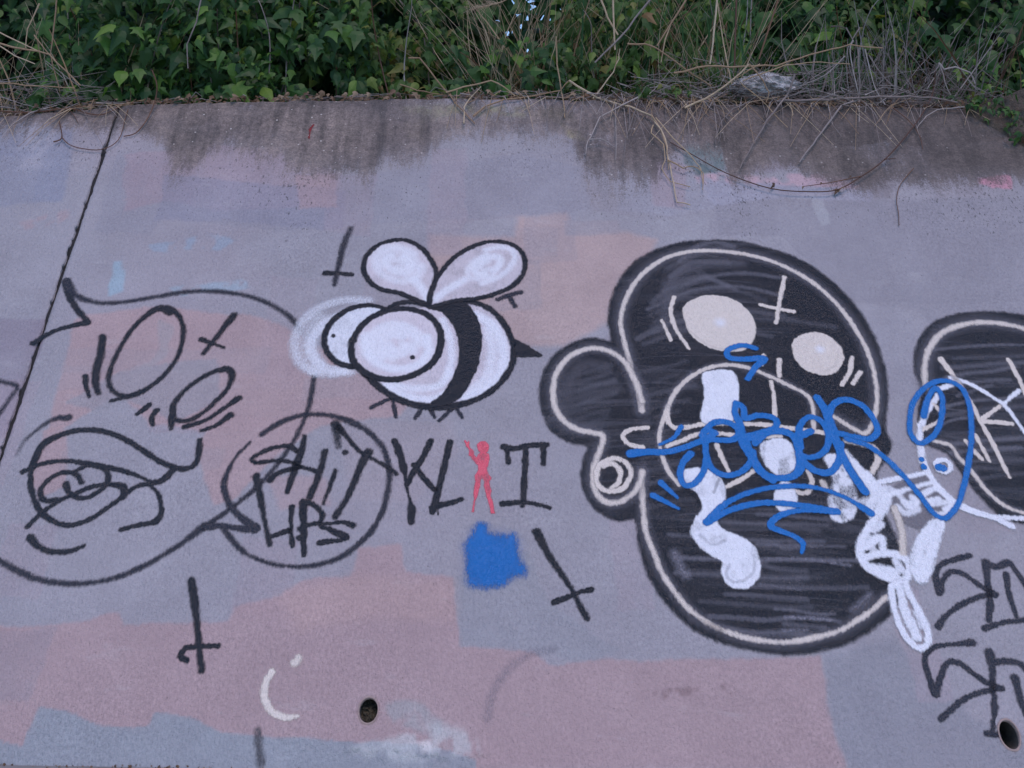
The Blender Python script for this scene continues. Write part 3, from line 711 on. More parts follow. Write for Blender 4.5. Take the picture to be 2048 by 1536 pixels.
decal('letter', [S([(607, 1008, 9), (606, 1029, 8), (608, 1051, 7), (608, 1081, 6), (608, 1110, 5)], 7, 3), S([(608, 1003, 6), (630, 1012, 5), (646, 1032, 5), (640, 1044, 4), (615, 1051, 4), (601, 1059, 6)], 5, 4), S([(598, 1076, 6), (608, 1074, 6)], 6, 3)], 3, circ)
decal('letter', [S([(706, 1051, 7), (689, 1045, 3.5), (660, 1047, 3.5), (640, 1051, 5), (664, 1061, 5), (691, 1074, 7)], 5, 3), S([(691, 1076, 6), (684, 1080, 5), (660, 1083, 5), (640, 1086, 6)], 5, 3)], 3, circ)

# --- block letters with a stencil figure for one of them
lt = decal('letter_row', [S([(789, 882, 7), (798, 903, 8), (808, 938, 7), (811, 950, 3), (814, 975, 2), (820, 1003, 2), (823, 1017, 8), (822, 1043, 7)], 6, 3), S([(861, 882, 6.5), (846, 913, 5.5), (827, 944, 6), (814, 968, 6)], 6, 3), S([(829, 930, 6), (846, 954, 5.5), (868, 978, 5.5)], 6, 3)], 2, None, 'row of black capital letters with one letter replaced by a red figure')
decal('letter', [S([(900, 884, 7), (890, 926, 6.5), (880, 967, 6.5), (869, 1010, 8), (866, 1024, 6)], 7, 3), S([(872, 1013, 7), (893, 1007, 5.5), (924, 998, 5.5)], 6, 3), S([(862, 1015, 3), (861, 1027, 2)], 2, 2), S([(876, 1018, 3), (876, 1028, 2)], 2, 2)], 2, lt)
decal('letter', [S([(1006, 892, 6), (1030, 897, 5), (1052, 891, 6), (1093, 889, 6)], 5.5, 3), S([(1013, 896, 5), (1017, 924, 4)], 4, 3), S([(1087, 896, 6), (1087, 928, 5)], 5, 3), S([(1052, 892, 6), (1050, 937, 6), (1047, 991, 6), (1045, 1012, 4)], 6, 3), S([(1005, 1007, 6), (1044, 1004, 5.5), (1075, 1008, 5), (1099, 1015, 4.5)], 5, 3)], 2, lt)
def cp(pts): return [(750 + x / 2.926, 800 + y / 2.926) for x, y in pts]
fig = [P(cp([(598, 262), (610, 246), (632, 240), (652, 248), (664, 268), (662, 292), (646, 308), (620, 306), (602, 290)]), 1.6, RED, 1, True, .15, rag=.5),
       P(cp([(524, 238), (532, 236), (540, 252), (548, 240), (553, 250), (556, 275), (578, 296), (580, 318), (594, 330), (604, 318), (622, 304), (650, 304), (668, 322), (672, 348), (660, 372), (650, 398), (662, 424), (684, 452), (684, 468), (668, 470), (676, 520), (676, 560), (690, 616), (698, 660), (682, 662), (668, 615), (655, 565), (640, 505), (630, 462), (622, 464), (612, 505), (600, 555), (588, 600), (580, 655), (562, 658), (572, 605), (578, 550), (586, 500), (588, 440), (604, 404), (604, 380), (590, 372), (570, 348), (560, 325), (548, 322), (552, 300), (538, 272)]), 1.6, RED, 1, False, .35, rag=.9)]
decal('stencil_figure', fig, 2, None, 'small red stencil of a standing figure with one arm raised', step=.0026)
decal('blue_blot', [P(cp([(610, 728), (640, 735), (655, 785), (740, 798), (808, 795), (815, 880), (840, 950), (872, 985), (868, 1020), (800, 1025), (745, 1068), (640, 1085), (550, 1065), (545, 960), (540, 850), (570, 800)]), 15, BLUE, .97, False, .22, rag=2.0), P(cp([(590, 800), (700, 815), (790, 830), (800, 960), (740, 1030), (600, 1040), (570, 960)]), 40, BLUE, .30, True, .4), P(cp([(580, 840), (780, 830), (800, 1000), (580, 1030)]), 14, BLUE * .9, .9, True, .15)], 2, None, 'fuzzy square blot of bright blue spray paint')

# --- bee
LILW = pig(188, 186, 226)
def scrib(cx, cy, rx, ry, n, r, op, ang=0.0, col=WHITE):
    out = []
    for i in range(n):
        k = 1 - (i + .5) / n * .92; a0 = random.uniform(0, 6.28); sp = random.uniform(3.2, 5.6); q = []
        for t in np.linspace(0, sp, 9):
            x, y = rx * k * math.cos(a0 + t), ry * k * math.sin(a0 + t)
            q.append((cx + x * math.cos(ang) - y * math.sin(ang), cy + x * math.sin(ang) + y * math.cos(ang)))
        out.append(S(q, r * random.uniform(.7, 1.3), r * 1.2, col, op * random.uniform(.6, 1)))
    return out
bee_body = [S([(737, 602), (696, 600), (652, 610), (617, 631), (596, 660), (588, 690), (595, 719), (614, 739), (647, 748), (700, 745)], 8, 9, WHITE, .62),
            S([(720, 616), (680, 630), (644, 654), (623, 684), (628, 716), (652, 737), (690, 742)], 9, 7, WHITE, .66), S([(640, 640), (615, 690), (635, 735)], 16, 14, WHITE, .5),
            P([(863, 610), (902, 603), (943, 603), (975, 615), (1001, 637), (1019, 666), (1028, 695), (1026, 725), (1013, 751), (989, 777), (954, 798), (916, 810), (872, 814), (828, 810), (790, 796), (755, 772), (732, 748), (800, 640)], 3, LILW, .96, True, .10), S([(770, 775), (810, 792), (860, 800), (890, 790)], 8, 9, WHITE, .85), S([(780, 770), (830, 778), (880, 770), (900, 745)], 7, 9, WHITE, .8), S([(885, 640), (900, 680), (903, 720), (895, 750)], 6, 7, WHITE, .75), S([(950, 630), (985, 650), (1005, 690), (1005, 735), (975, 775), (930, 797)], 9, 9, WHITE, .85), S([(975, 660), (985, 700), (975, 750), (945, 780)], 8, 9, WHITE, .7),
            S([(779, 614, 5), (795, 607, 6), (814, 604, 6), (840, 606, 7), (861, 614, 7)], 6, 3, K),
            S([(861, 613, 7), (880, 606, 7), (902, 603, 7), (943, 604, 8), (975, 616, 7), (1001, 638, 7), (1018, 667, 7), (1027, 695, 7), (1025, 725, 7), (1012, 751, 7), (988, 777, 7), (954, 798, 7), (916, 810, 8), (872, 814, 9), (828, 809, 8), (790, 795, 8), (755, 771, 8), (730, 747, 7)], 7, 3, K)]
bee = decal('bee_drawing', bee_body, 3, None, 'black and white cartoon bee with two big round eyes')
decal('stripe', [P([(862, 618), (887, 606), (928, 605), (951, 631), (963, 669), (961, 707), (951, 742), (931, 780), (904, 807), (858, 813), (887, 786), (907, 751), (918, 713), (916, 678), (905, 649), (884, 625)], 2.5, K, 1)], 4, bee)
decal('eye', [P([(773, 619), (749, 612), (726, 612), (696, 619), (670, 637), (652, 660), (648, 684), (658, 710), (679, 728), (702, 733), (740, 690)], 3, WHITE * .96, .96, True, .15), S([(775, 620, 5), (749, 612, 6), (726, 612, 6), (696, 620, 6.5), (670, 638, 7), (653, 661, 7), (649, 685, 7), (659, 710, 7), (680, 728, 7), (704, 734, 7)], 6.5, 2.6), D(667, 673, 5.5, 2)], 5, bee)
decal('eye', [P([(775, 621), (740, 637), (714, 663), (701, 692), (705, 722), (726, 745), (761, 760), (799, 760), (837, 747), (866, 725), (881, 695), (881, 666), (866, 640), (843, 625), (808, 618)], 3, LILW * 1.05, 1, True, .05)] + scrib(793, 690, 72, 54, 5, 7, .9, .15) + [
              S([(775, 621), (740, 638), (715, 664), (703, 692), (707, 722), (727, 744), (761, 758), (799, 759), (837, 746), (866, 725), (880, 695), (881, 666), (867, 641), (843, 625), (808, 618), (774, 621)], 7.5, 2.6), D(825, 715, 6.5, 2), D(711, 683, 3, 2)], 6, bee)
decal('wing', [P([(858, 610), (825, 596), (799, 586), (761, 578), (738, 561), (727, 537), (732, 514), (752, 493), (779, 482), (808, 480), (837, 492), (858, 514), (869, 540), (868, 566), (861, 590)], 3, LILW, .97, True, .10)] + scrib(797, 528, 56, 38, 4, 7, .85, .3) + [S([(830, 560), (848, 585), (856, 600)], 7, 8, WHITE, .8),
               S([(860, 612), (825, 597), (799, 586), (761, 578), (738, 561), (727, 537), (732, 514), (752, 493), (779, 482), (808, 480), (837, 492), (858, 514), (871, 540), (869, 566), (861, 592), (858, 608)], 5.4, 2.6)], 5, bee)
decal('wing', [P([(858, 607), (866, 575), (884, 543), (907, 517), (940, 496), (978, 484), (1013, 486), (1039, 499), (1050, 523), (1045, 549), (1025, 572), (989, 588), (954, 597), (916, 600), (880, 608)], 3, LILW * .96, .96, True, .14)] + scrib(975, 532, 66, 34, 4, 6, .8, -.45) + [S([(930, 560), (895, 580), (872, 598)], 7, 8, WHITE, .8),
               S([(858, 609, 6), (866, 575), (884, 543), (907, 517), (940, 496), (978, 484), (1013, 486), (1039, 499), (1050, 523), (1045, 549), (1025, 572), (989, 588), (954, 597), (916, 601), (872, 612, 7)], 5.4, 2.6)], 6, bee)
decal('stinger', [P([(1029, 680), (1040, 682), (1083, 710), (1080, 714), (1031, 713)], 2.5, K, 1, False), S([(1030, 682), (1082, 711)], 3, 2.5)], 4, bee)
for a, b in (((781, 797), (742, 816)), ((785, 798), (792, 835)), ((846, 816), (829, 837)), ((861, 817), (869, 835)), ((904, 817), (878, 841)), ((913, 817), (924, 835))):
    decal('leg', [S([(a[0], a[1], 3), ((a[0] + b[0]) / 2, (a[1] + b[1]) / 2, 4.2), (b[0], b[1], 3.4)], 4, 3, DK)], 2, bee)

# --- big black head
def streaky(u0, v0, k):
    def fn(U, Vv):
        vv = Vv + k * (U - u0) ** 2 + .05 * (U - u0)
        n = fbm(U * 1.1, vv * 15, 911, 2); n2 = fbm(U * 1.4 + 3, vv * 24, 915, 2); m2 = fbm(U * 2.2 + 7, Vv * 2.2, 912, 3)
        ln = np.exp(-((n - .5) / .035) ** 2) + .8 * np.exp(-((n2 - .52) / .04) ** 2) + .5 * sst(.55, .75, n2)
        t = np.clip(ln * sst(.36, .66, m2) * .30, 0, 1)[..., None]
        return BLACK * (1 - t) + GREY * t
    return fn
hu0, hv0 = W(1480, 800)
OUT = [(1222, 682), (1217, 637), (1230, 579), (1257, 536), (1300, 505), (1363, 486), (1421, 481), (1480, 483), (1538, 497), (1597, 518), (1655, 556), (1706, 606), (1745, 669), (1769, 739), (1774, 802), (1770, 862), (1782, 890), (1770, 915), (1752, 950), (1765, 1020), (1795, 1090), (1802, 1170), (1786, 1222), (1764, 1243), (1715, 1276), (1664, 1296), (1596, 1308), (1527, 1304), (1459, 1289), (1397, 1265), (1353, 1228), (1319, 1187), (1291, 1135), (1277, 1084), (1270, 1038), (1240, 1040), (1205, 1028), (1178, 1000), (1164, 960), (1168, 920), (1177, 893), (1140, 884), (1105, 862), (1085, 821), (1080, 782), (1089, 743), (1112, 708), (1148, 685), (1187, 676)]
def wob(a, b, sag=0.0, n=4):
    return [(a[0] + (b[0] - a[0]) * t + random.gauss(0, 2), a[1] + (b[1] - a[1]) * t - sag * 4 * t * (1 - t) + random.gauss(0, 1.5)) for t in np.linspace(0, 1, n)]
scr = []
for i in range(15):                                     # passes of the can over the brow
    y0 = 690 - 12 * i; x0 = 1262 + 5 * i + random.uniform(0, 40); x1 = random.uniform(1420, 1690) - (i > 9) * 60
    scr.append(S(wob((x0, y0), (x1, y0 - random.uniform(10, 34)), random.uniform(16, 34)), random.uniform(1.5, 5), random.uniform(5, 11), GREY * random.uniform(.7, 1.7), random.uniform(.25, .6)))
for i in range(19):                                     # and over the jaw
    y0 = 1000 + 14.5 * i; x0 = random.uniform(1330, 1540) + max(0, i - 12) * 14; x1 = random.uniform(1600, 1735) - max(0, i - 13) * 12
    scr.append(S(wob((x0, y0), (x1, y0 + random.uniform(2, 16)), -2), random.uniform(1.2, 4), random.uniform(4, 9), GREY * random.uniform(.8, 2.0), random.uniform(.3, .65)))
for i in range(12):
    y0 = 730 + 25 * i; scr.append(S(wob((1282 + random.uniform(0, 14), y0 + 12), (1335 + random.uniform(0, 60), y0 - 6)), random.uniform(1.5, 4), 8, GREY * random.uniform(.7, 1.5), random.uniform(.25, .5)))
for i in range(9):
    y0 = 740 + 15 * i; scr.append(S(wob((1112 + abs(i - 4) * 6, y0 + 18), (1235 - abs(i - 3) * 6, y0 - 10)), random.uniform(2, 5), 9, GREY * random.uniform(.7, 1.5), random.uniform(.25, .55)))
for l_ in scr: l_['clip'] = True
head = decal('skull_drawing', [P(OUT, 7, K, .97, True, 0, streaky(float(hu0), float(hv0), .10))] + scr, 3, None, 'huge black toothy head with two pale eyes and a looped ear')
def wl(pts, r=5, soft=3, glow=9, op=1.0, col=BEIGE * .93):
    pts = [(p[0], p[1], p[2] * .82) if len(p) > 2 else p for p in pts]
    return [S(pts, r * .9, glow * 1.5, GREY * 2.0, .6), S(pts, r * .82, soft * 1.2, col, op)]
decal('outline', wl([(1284, 822, 7), (1280, 794, 6), (1265, 747), (1251, 692), (1241, 645), (1249, 606), (1269, 567), (1300, 536), (1339, 513), (1394, 502), (1456, 504), (1519, 515), (1577, 537), (1628, 567), (1675, 610), (1710, 657), (1737, 708), (1751, 762), (1753, 809), (1745, 848), (1730, 868), (1706, 858), (1667, 835)], 4.6, 3, 14), 4, head)
decal('outline', wl([(1284, 942, 6), (1284, 975, 5), (1286, 1010), (1291, 1060), (1305, 1101), (1322, 1142), (1346, 1180), (1380, 1221), (1425, 1252), (1476, 1272), (1527, 1283), (1578, 1285), (1630, 1276), (1681, 1261), (1732, 1230), (1772, 1195)], 5, 4, 13), 4, head)
decal('ear', wl([(1284, 802), (1269, 759), (1245, 720), (1214, 701), (1179, 697), (1140, 713), (1113, 747), (1106, 790), (1117, 829), (1148, 856), (1187, 866), (1206, 872), (1204, 891), (1191, 923), (1186, 962), (1195, 990), (1218, 1006), (1249, 1000), (1277, 972), (1284, 944)], 5.5, 4, 13)
      + [S([(1135, 800), (1140, 760), (1170, 730), (1210, 735)], 10, 14, GREY, .5)], 5, head)
decal('earring', [S([(1206, 934), (1226, 927), (1240, 942), (1237, 966), (1222, 976)], 4, 3, BEIGE), S([(1198, 930), (1226, 917), (1253, 927), (1261, 950), (1245, 977), (1218, 983), (1195, 970), (1193, 946), (1198, 932)], 5, 3, BEIGE), S([(1294, 856), (1261, 860), (1245, 872), (1257, 888), (1286, 895)], 4.5, 2.5, BEIGE)], 6, head)
def c6(pts): return [(1050 + x / 2.56, 450 + y / 2.56) for x, y in pts]
decal('eye', [P(c6([(810, 430), (890, 372), (1000, 364), (1110, 410), (1170, 490), (1175, 570), (1135, 632), (1040, 650), (930, 622), (845, 555)]), 2.5, BEIGE, 1), S(c6([(840, 540), (930, 612), (1040, 640), (1140, 610)]), 2, 2, BEIGE * .82, .6), D(1440, 646, 5, 16, WHITE, .95)], 5, head, 'larger pale oval eye of the black head')
decal('eye', [P(c6([(1370, 600), (1440, 556), (1530, 560), (1600, 610), (1632, 680), (1600, 748), (1530, 770), (1440, 745), (1380, 680)]), 2.5, BEIGE, 1), S(c6([(1600, 650), (1590, 715), (1530, 755)]), 2, 2, BEIGE * .82, .6), D(1640, 700, 4, 13, WHITE, .95)], 5, head, 'smaller pale round eye of the black head')
for st in (S([(1349, 595), (1341, 622), (1351, 657), (1378, 698)], 3.6, 2.5, BEIGE), S([(1323, 641, 2.5), (1332, 660, 3), (1341, 680, 4)], 3, 2.5, BEIGE), S([(1704, 714), (1699, 745), (1683, 770)], 4, 2.5, BEIGE), S([(1720, 745), (1706, 768)], 4, 2.5, BEIGE)):
    decal('brow_mark', [st], 5, head)
decal('cross_mark', [S([(1568, 555), (1560, 598), (1552, 646)], 4, 2.5, BEIGE), S([(1521, 610), (1550, 617), (1587, 624)], 3.4, 2.5, BEIGE)], 5, head)
decal('nose_line', [S([(1558, 720), (1558, 754)], 4, 2.5, BEIGE), S([(1527, 712), (1522, 730)], 4, 2.5, BEIGE)], 5, head)
mouth = decal('mouth', wl([(1334, 823), (1337, 812), (1348, 788), (1375, 759), (1410, 739), (1451, 731), (1489, 735), (1533, 751), (1577, 772), (1612, 791), (1624, 808), (1627, 858)], 4.4, 2.5, 8)
      + wl([(1335, 815), (1321, 858), (1319, 888), (1325, 917), (1340, 949), (1358, 970)], 4.2, 2.5, 7)
      + [S([(1334, 823), (1338, 846), (1348, 855), (1381, 854), (1404, 849), (1440, 848), (1495, 849), (1533, 851), (1577, 857), (1621, 864), (1647, 867)], 4.6, 2.5, BEIGE), S([(1334, 893), (1363, 882), (1401, 867), (1440, 868), (1500, 874), (1560, 872)], 4, 3, BEIGE),
         S([(1691, 882), (1720, 888), (1750, 899), (1756, 917), (1744, 946)], 5, 4, BEIGE), S([(1451, 975), (1480, 961), (1512, 940)], 4, 3, BEIGE)], 4, head)
decal('tooth', [P([(1405, 750), (1427, 742), (1463, 744), (1474, 760), (1476, 802), (1469, 838), (1445, 845), (1404, 845), (1409, 790)], 3, WHITE, 1, True, .06)], 6, head, 'bright white slab tooth at the top of the mouth')
decal('tooth', [S([(1542, 764), (1548, 800), (1549, 835)], 3.6, 2.5, BEIGE)], 5, head)
decal('tooth', [S([(1433, 890), (1445, 920), (1457, 943)], 4, 2.5, BEIGE)], 5, head)
decal('tooth', [S([(1615, 943), (1624, 964), (1612, 987), (1592, 984)], 4, 3, BEIGE * .9), S([(1644, 964), (1653, 981)], 5, 4, BEIGE * .8)], 5, head)
decal('drip', [P([(1366, 945), (1392, 937), (1427, 946), (1448, 970), (1449, 1002), (1434, 1025), (1436, 1051), (1451, 1063), (1483, 1075), (1509, 1095), (1520, 1125), (1518, 1150), (1506, 1170), (1483, 1180), (1456, 1170), (1442, 1149), (1445, 1125), (1425, 1113), (1397, 1091), (1380, 1067), (1389, 1040), (1404, 1016), (1395, 987), (1370, 968)], 3.5, WHITE, 1, True, .18),
               S([(1458, 1130), (1452, 1150), (1464, 1164), (1490, 1160), (1508, 1140), (1506, 1112)], 2.5, 3, GREY * 1.5, .35), S([(1400, 1072), (1425, 1090), (1450, 1082)], 3, 4, GREY * 1.5, .35), S([(1438, 960), (1428, 985)], 3, 3, GREY, .5)], 6, head, 'long white drip curling down from the left of the mouth')
decal('drip', [P([(1521, 890), (1545, 879), (1571, 882), (1588, 902), (1590, 934), (1574, 955), (1589, 981), (1593, 1011), (1568, 1025), (1551, 1016), (1551, 981), (1562, 961), (1539, 940), (1524, 917)], 4, WHITE, .97, True, .4)], 6, head, 'short white drip below the middle of the mouth')
decal('drip', [P([(1650, 914), (1671, 911), (1690, 934), (1706, 964), (1713, 1008), (1703, 1037), (1682, 1046), (1662, 1037), (1656, 1008), (1664, 964)], 5, WHITE, .95, True, .6)], 6, head, 'blotchy white drip at the right of the mouth')
for st in (S([(1330, 640), (1345, 560), (1400, 530), (1480, 525)], 10, 16, GREY * 1.4, .45), S([(1570, 1235), (1630, 1238), (1680, 1244)], 3, 5, GREY * 3, .5), S([(1565, 1262), (1615, 1261)], 2, 4, GREY * 3, .4), S([(1350, 1110), (1362, 1135), (1372, 1150)], 8, 12, GREY * 2.4, .5),
                S([(1740, 1190), (1728, 1205), (1705, 1222)], 6, 10, GREY * 2.6, .45), S([(1530, 1118), (1620, 1120), (1700, 1132)], 2, 5, GREY * 2.4, .5), S([(1520, 1170), (1600, 1180)], 2, 5, GREY * 2, .45), S([(1530, 1090), (1690, 1094)], 2, 5, GREY * 2, .45), S([(1380, 1240), (1440, 1262)], 4, 7, GREY * 1.4, .4)):
    decal('shine', [st], 4, head)

# --- second black head cut by the frame
OUT2 = [(1845, 779), (1831, 742), (1830, 709), (1843, 672), (1867, 646), (1906, 631), (1950, 625), (1994, 625), (2048, 631), (2110, 650), (2170, 700), (2200, 790), (2190, 900), (2150, 1000), (2100, 1045), (2048, 1046), (2000, 1030), (1960, 992), (1935, 962), (1915, 932), (1895, 908), (1850, 884), (1842, 860), (1838, 820)]
h2u, h2v = W(1990, 800)
scr2 = [S(wob((1868 + random.uniform(0, 50), 700 + 19 * i), (random.uniform(1980, 2110), 690 + 19 * i - random.uniform(0, 14)), 3), random.uniform(1.5, 4), random.uniform(5, 10), GREY * random.uniform(.8, 1.8), random.uniform(.3, .6)) for i in range(15)]
for l_ in scr2: l_['clip'] = True
head2 = decal('skull_drawing', [P(OUT2, 7, K, .97, True, 0, streaky(float(h2u), float(h2v), -.25))] + scr2, 3, None, 'second black head cut off by the right edge')
decal('outline', wl([(1851, 775), (1849, 750), (1850, 725), (1859, 697), (1881, 668), (1915, 652), (1959, 645), (2005, 648), (2055, 660), (2110, 690)], 5.5, 4, 16), 4, head2)
decal('outline', wl([(1867, 882), (1902, 893), (1915, 913), (1946, 947), (1974, 983), (2014, 1015), (2060, 1030)], 4, 3, 7), 4, head2)
decal('scratch_lettering', [S([(1882, 719, 6), (1906, 751, 4.5), (1937, 797, 4), (1959, 841, 4), (1981, 880, 4), (2007, 932, 4), (2018, 955, 3)], 4, 2.5, BEIGE), S([(2016, 719, 4), (2035, 753, 4), (2056, 800, 4)], 4, 2.5, BEIGE), S([(1961, 841, 5), (2000, 812, 4)], 4, 2.5, BEIGE), S([(1967, 843, 5), (2024, 848, 4)], 4, 2.5, BEIGE), S([(1950, 871), (1978, 922)], 4, 2.5, BEIGE), S([(1930, 882), (1963, 919)], 4, 2.5, BEIGE)], 5, head2)
decal('white_scratch', [S([(1902, 757, 6), (1939, 768, 4), (1989, 797, 3), (2011, 814, 4), (2052, 870, 3)], 4, 3.5, WHITE), S([(2037, 781), (2007, 808)], 4, 3.5, WHITE), S([(1876, 790, 5), (1847, 836, 5), (1838, 884, 5), (1843, 924, 5)], 5, 3.5, WHITE), S([(1867, 808), (1884, 836), (1845, 860)], 3, 3, BEIGE), S([(1880, 778), (1905, 768)], 5, 4, WHITE)], 5, head2)

# --- white scrawled fish
fish = [P([(1852, 947), (1892, 993), (1917, 1011), (1890, 1040), (1850, 1060), (1800, 1040), (1770, 1000), (1777, 985)], 6, pig(112, 114, 146), .7, True, .1),
        S([(1727, 950, 10), (1749, 972, 9), (1770, 993, 10), (1763, 1018, 11), (1749, 1036, 8)], 9, 6, WHITE, .95),
        S([(1690, 905, 4), (1710, 930, 5), (1735, 960, 9)], 6, 6, WHITE, .85), S([(1745, 1000), (1700, 1010)], 6, 8, WHITE, .7),
        S([(1759, 966), (1799, 957), (1852, 947)], 4.5, 4, WHITE), S([(1777, 991, 5), (1817, 979), (1863, 966)], 4, 5, WHITE),
        S([(1838, 850, 3.5), (1842, 900, 5), (1852, 940, 5.5), (1870, 968, 6), (1892, 993, 6.5), (1917, 1011, 7), (1949, 1025, 6), (1996, 1040, 6), (2024, 1054, 6)], 6, 4, WHITE), S([(1917, 1011), (1978, 1033), (2060, 1038)], 4, 3.5, WHITE),
        S([(1806, 1004, 7), (1818, 1013, 9), (1831, 1004, 8), (1824, 996, 6)], 7, 5, WHITE, .95), S([(1845, 990, 6), (1870, 978, 5), (1880, 982, 5)], 5, 5, WHITE), S([(1850, 1004, 5), (1876, 1000, 5)], 5, 5, WHITE), S([(1890, 1020, 6), (1905, 1012, 6)], 6, 5, WHITE)]
fish += [S([(1735, 955), (1752, 990), (1738, 1020), (1755, 1035)], 9, 6, WHITE, .9), S([(1705, 925), (1722, 948), (1742, 985)], 7, 5, WHITE, .85), S([(1768, 975), (1790, 985), (1800, 995)], 5, 5, WHITE, .8), S([(1795, 1015), (1812, 1028), (1834, 1020)], 6, 6, WHITE, .85),
         S([(1855, 1010), (1878, 1008), (1898, 1004)], 5, 5, WHITE, .9), S([(1870, 1030), (1888, 1030), (1906, 1020)], 6, 5, WHITE, .9)]
fs = decal('fish_drawing', fish, 7, None, 'scrawled white skeletal fish between the two black heads')
decal('eye', [S([(1871, 928), (1878, 922), (1890, 922), (1900, 932), (1899, 940), (1890, 945), (1876, 941), (1871, 930)], 5, 3, WHITE)], 8, fs)
decal('loop', [S([(1752, 1036, 6), (1731, 1065), (1720, 1093), (1723, 1122), (1749, 1144, 9), (1781, 1158, 8), (1806, 1164, 8)], 7, 5, WHITE), S([(1731, 1097, 5), (1749, 1080, 8), (1763, 1079, 7), (1765, 1098, 6)], 6, 5, WHITE), S([(1725, 1118), (1763, 1108), (1799, 1113), (1817, 1128), (1813, 1156)], 7, 5, WHITE), S([(1741, 1138, 9), (1765, 1142, 11), (1788, 1146, 10)], 8, 6, WHITE, .97), S([(1735, 1075, 6), (1742, 1095, 6), (1752, 1110, 6)], 6, 5, WHITE, .8), S([(1760, 1050, 7), (1745, 1062, 7)], 6, 5, WHITE, .9), S([(1790, 1122, 6), (1800, 1140, 8)], 6, 5, WHITE, .9),
                S([(1788, 1018), (1802, 1061), (1804, 1106)], 6, 5, BEIGE * .9)], 8, fs)
decal('fin', [S([(1880, 1050), (1864, 1095), (1848, 1150)], 7, 5, WHITE, .95), S([(1862, 1060), (1842, 1085), (1836, 1130), (1842, 1155)], 7, 5, WHITE, .95), P([(1887, 1038), (1874, 1101), (1863, 1147), (1845, 1170), (1827, 1158), (1820, 1126), (1824, 1093), (1842, 1061), (1867, 1040)], 5, WHITE, .97, True, .55)], 9, fs)
decal('tail', [S([(1799, 1164), (1783, 1176), (1785, 1208), (1795, 1244), (1813, 1278), (1838, 1298), (1853, 1290), (1853, 1262), (1838, 1226), (1820, 1194), (1810, 1166)], 6, 4, WHITE), S([(1799, 1175, 7), (1806, 1215, 8), (1820, 1248, 10), (1833, 1275, 9)], 7, 5, WHITE, .97), S([(1830, 1225, 5), (1842, 1255, 5)], 5, 5, WHITE, .7)], 9, fs)

# --- blue tag
bl = lambda pts, r=6, soft=2.4: S(pts, r, soft, BLUE, 1.0, rag=.6)
tag_ = [bl([(1261, 908, 9), (1293, 905, 7), (1334, 905), (1369, 896), (1404, 882), (1430, 868)]), bl([(1319, 890, 3), (1348, 876, 4), (1362, 855, 5)]),
        bl([(1428, 867), (1416, 861), (1404, 873), (1416, 882)]), bl([(1407, 864), (1428, 847), (1457, 847), (1477, 864), (1469, 879), (1439, 882), (1413, 879)]),
        bl([(1411, 876), (1412, 911), (1425, 940), (1451, 952), (1480, 946), (1501, 923), (1498, 899), (1490, 880)]), bl([(1381, 909, 7), (1366, 926), (1360, 952), (1369, 972), (1386, 970), (1404, 949), (1413, 917)]),
        bl([(1471, 811), (1469, 826), (1480, 852, 8), (1486, 888, 9), (1504, 917, 8), (1521, 945, 8), (1545, 962, 8)]), bl([(1471, 808), (1486, 817), (1489, 838), (1518, 832), (1551, 841), (1551, 855), (1521, 867), (1495, 873)]),
        bl([(1510, 888), (1533, 868), (1565, 864), (1586, 876), (1597, 905, 8), (1600, 934, 10), (1589, 952), (1562, 958), (1533, 952), (1512, 931), (1504, 905)], 7), bl([(1500, 880), (1540, 866), (1590, 872)], 5),
        bl([(1597, 895, 9), (1600, 852), (1618, 836), (1641, 844), (1656, 870), (1650, 902), (1621, 917), (1600, 912)]), bl([(1621, 864), (1603, 873)], 7), bl([(1603, 923, 8), (1630, 943), (1659, 946), (1677, 923), (1680, 890)], 7),
        bl([(1633, 797, 7), (1650, 823, 8), (1662, 858, 10), (1680, 905, 8), (1706, 952, 8), (1729, 985, 8)], 7), bl([(1656, 835), (1665, 811), (1688, 801), (1721, 811), (1747, 841), (1754, 864), (1741, 879), (1709, 876), (1674, 868)], 6.4)]
bt = decal('blue_tag', tag_, 10, None, 'looping bright blue tag scrawled across the mouth of the black head')
decal('flourish', [bl([(1511, 698), (1484, 692), (1454, 703), (1456, 716), (1487, 720), (1527, 720, 8), (1511, 735, 6), (1495, 759, 6)], 5.5)], 10, bt)
decal('underline', [bl([(1413, 1046, 7), (1445, 1013, 6), (1504, 985), (1577, 974), (1636, 978, 4), (1694, 999, 4), (1741, 1028, 7)], 5, 3), bl([(1413, 1046, 7), (1460, 1022), (1518, 1008), (1592, 1011), (1674, 1025, 7)], 6), bl([(1668, 1028, 3), (1606, 1022, 5), (1556, 1034, 6), (1540, 1052, 7), (1559, 1063, 6), (1589, 1075, 5), (1606, 1090, 6), (1602, 1106, 4)], 6)], 11, bt)
decal('tick', [bl([(1322, 967, 7), (1354, 997, 3)], 5), bl([(1306, 992, 6), (1357, 1019, 3)], 5)], 10, bt)
decal('loop', [bl([(1691, 879, 5), (1734, 893), (1770, 918), (1806, 954), (1842, 997), (1867, 1029), (1888, 1038), (1910, 1018), (1924, 982), (1935, 932), (1941, 890), (1942, 852), (1937, 808), (1922, 777), (1895, 763), (1869, 765), (1843, 782), (1825, 808), (1819, 841), (1821, 869), (1838, 888), (1863, 876), (1878, 852), (1884, 819), (1882, 790), (1870, 777), (1856, 797), (1846, 834, 6)], 5.2, 3)], 11, bt)
decal('dot', [S([(1842, 920)], 5, 2, BLUE), S([(1846, 935)], 6, 2, BLUE), S([(1876, 936, 7), (1886, 938, 7)], 8, 2, BLUE)], 11, bt)

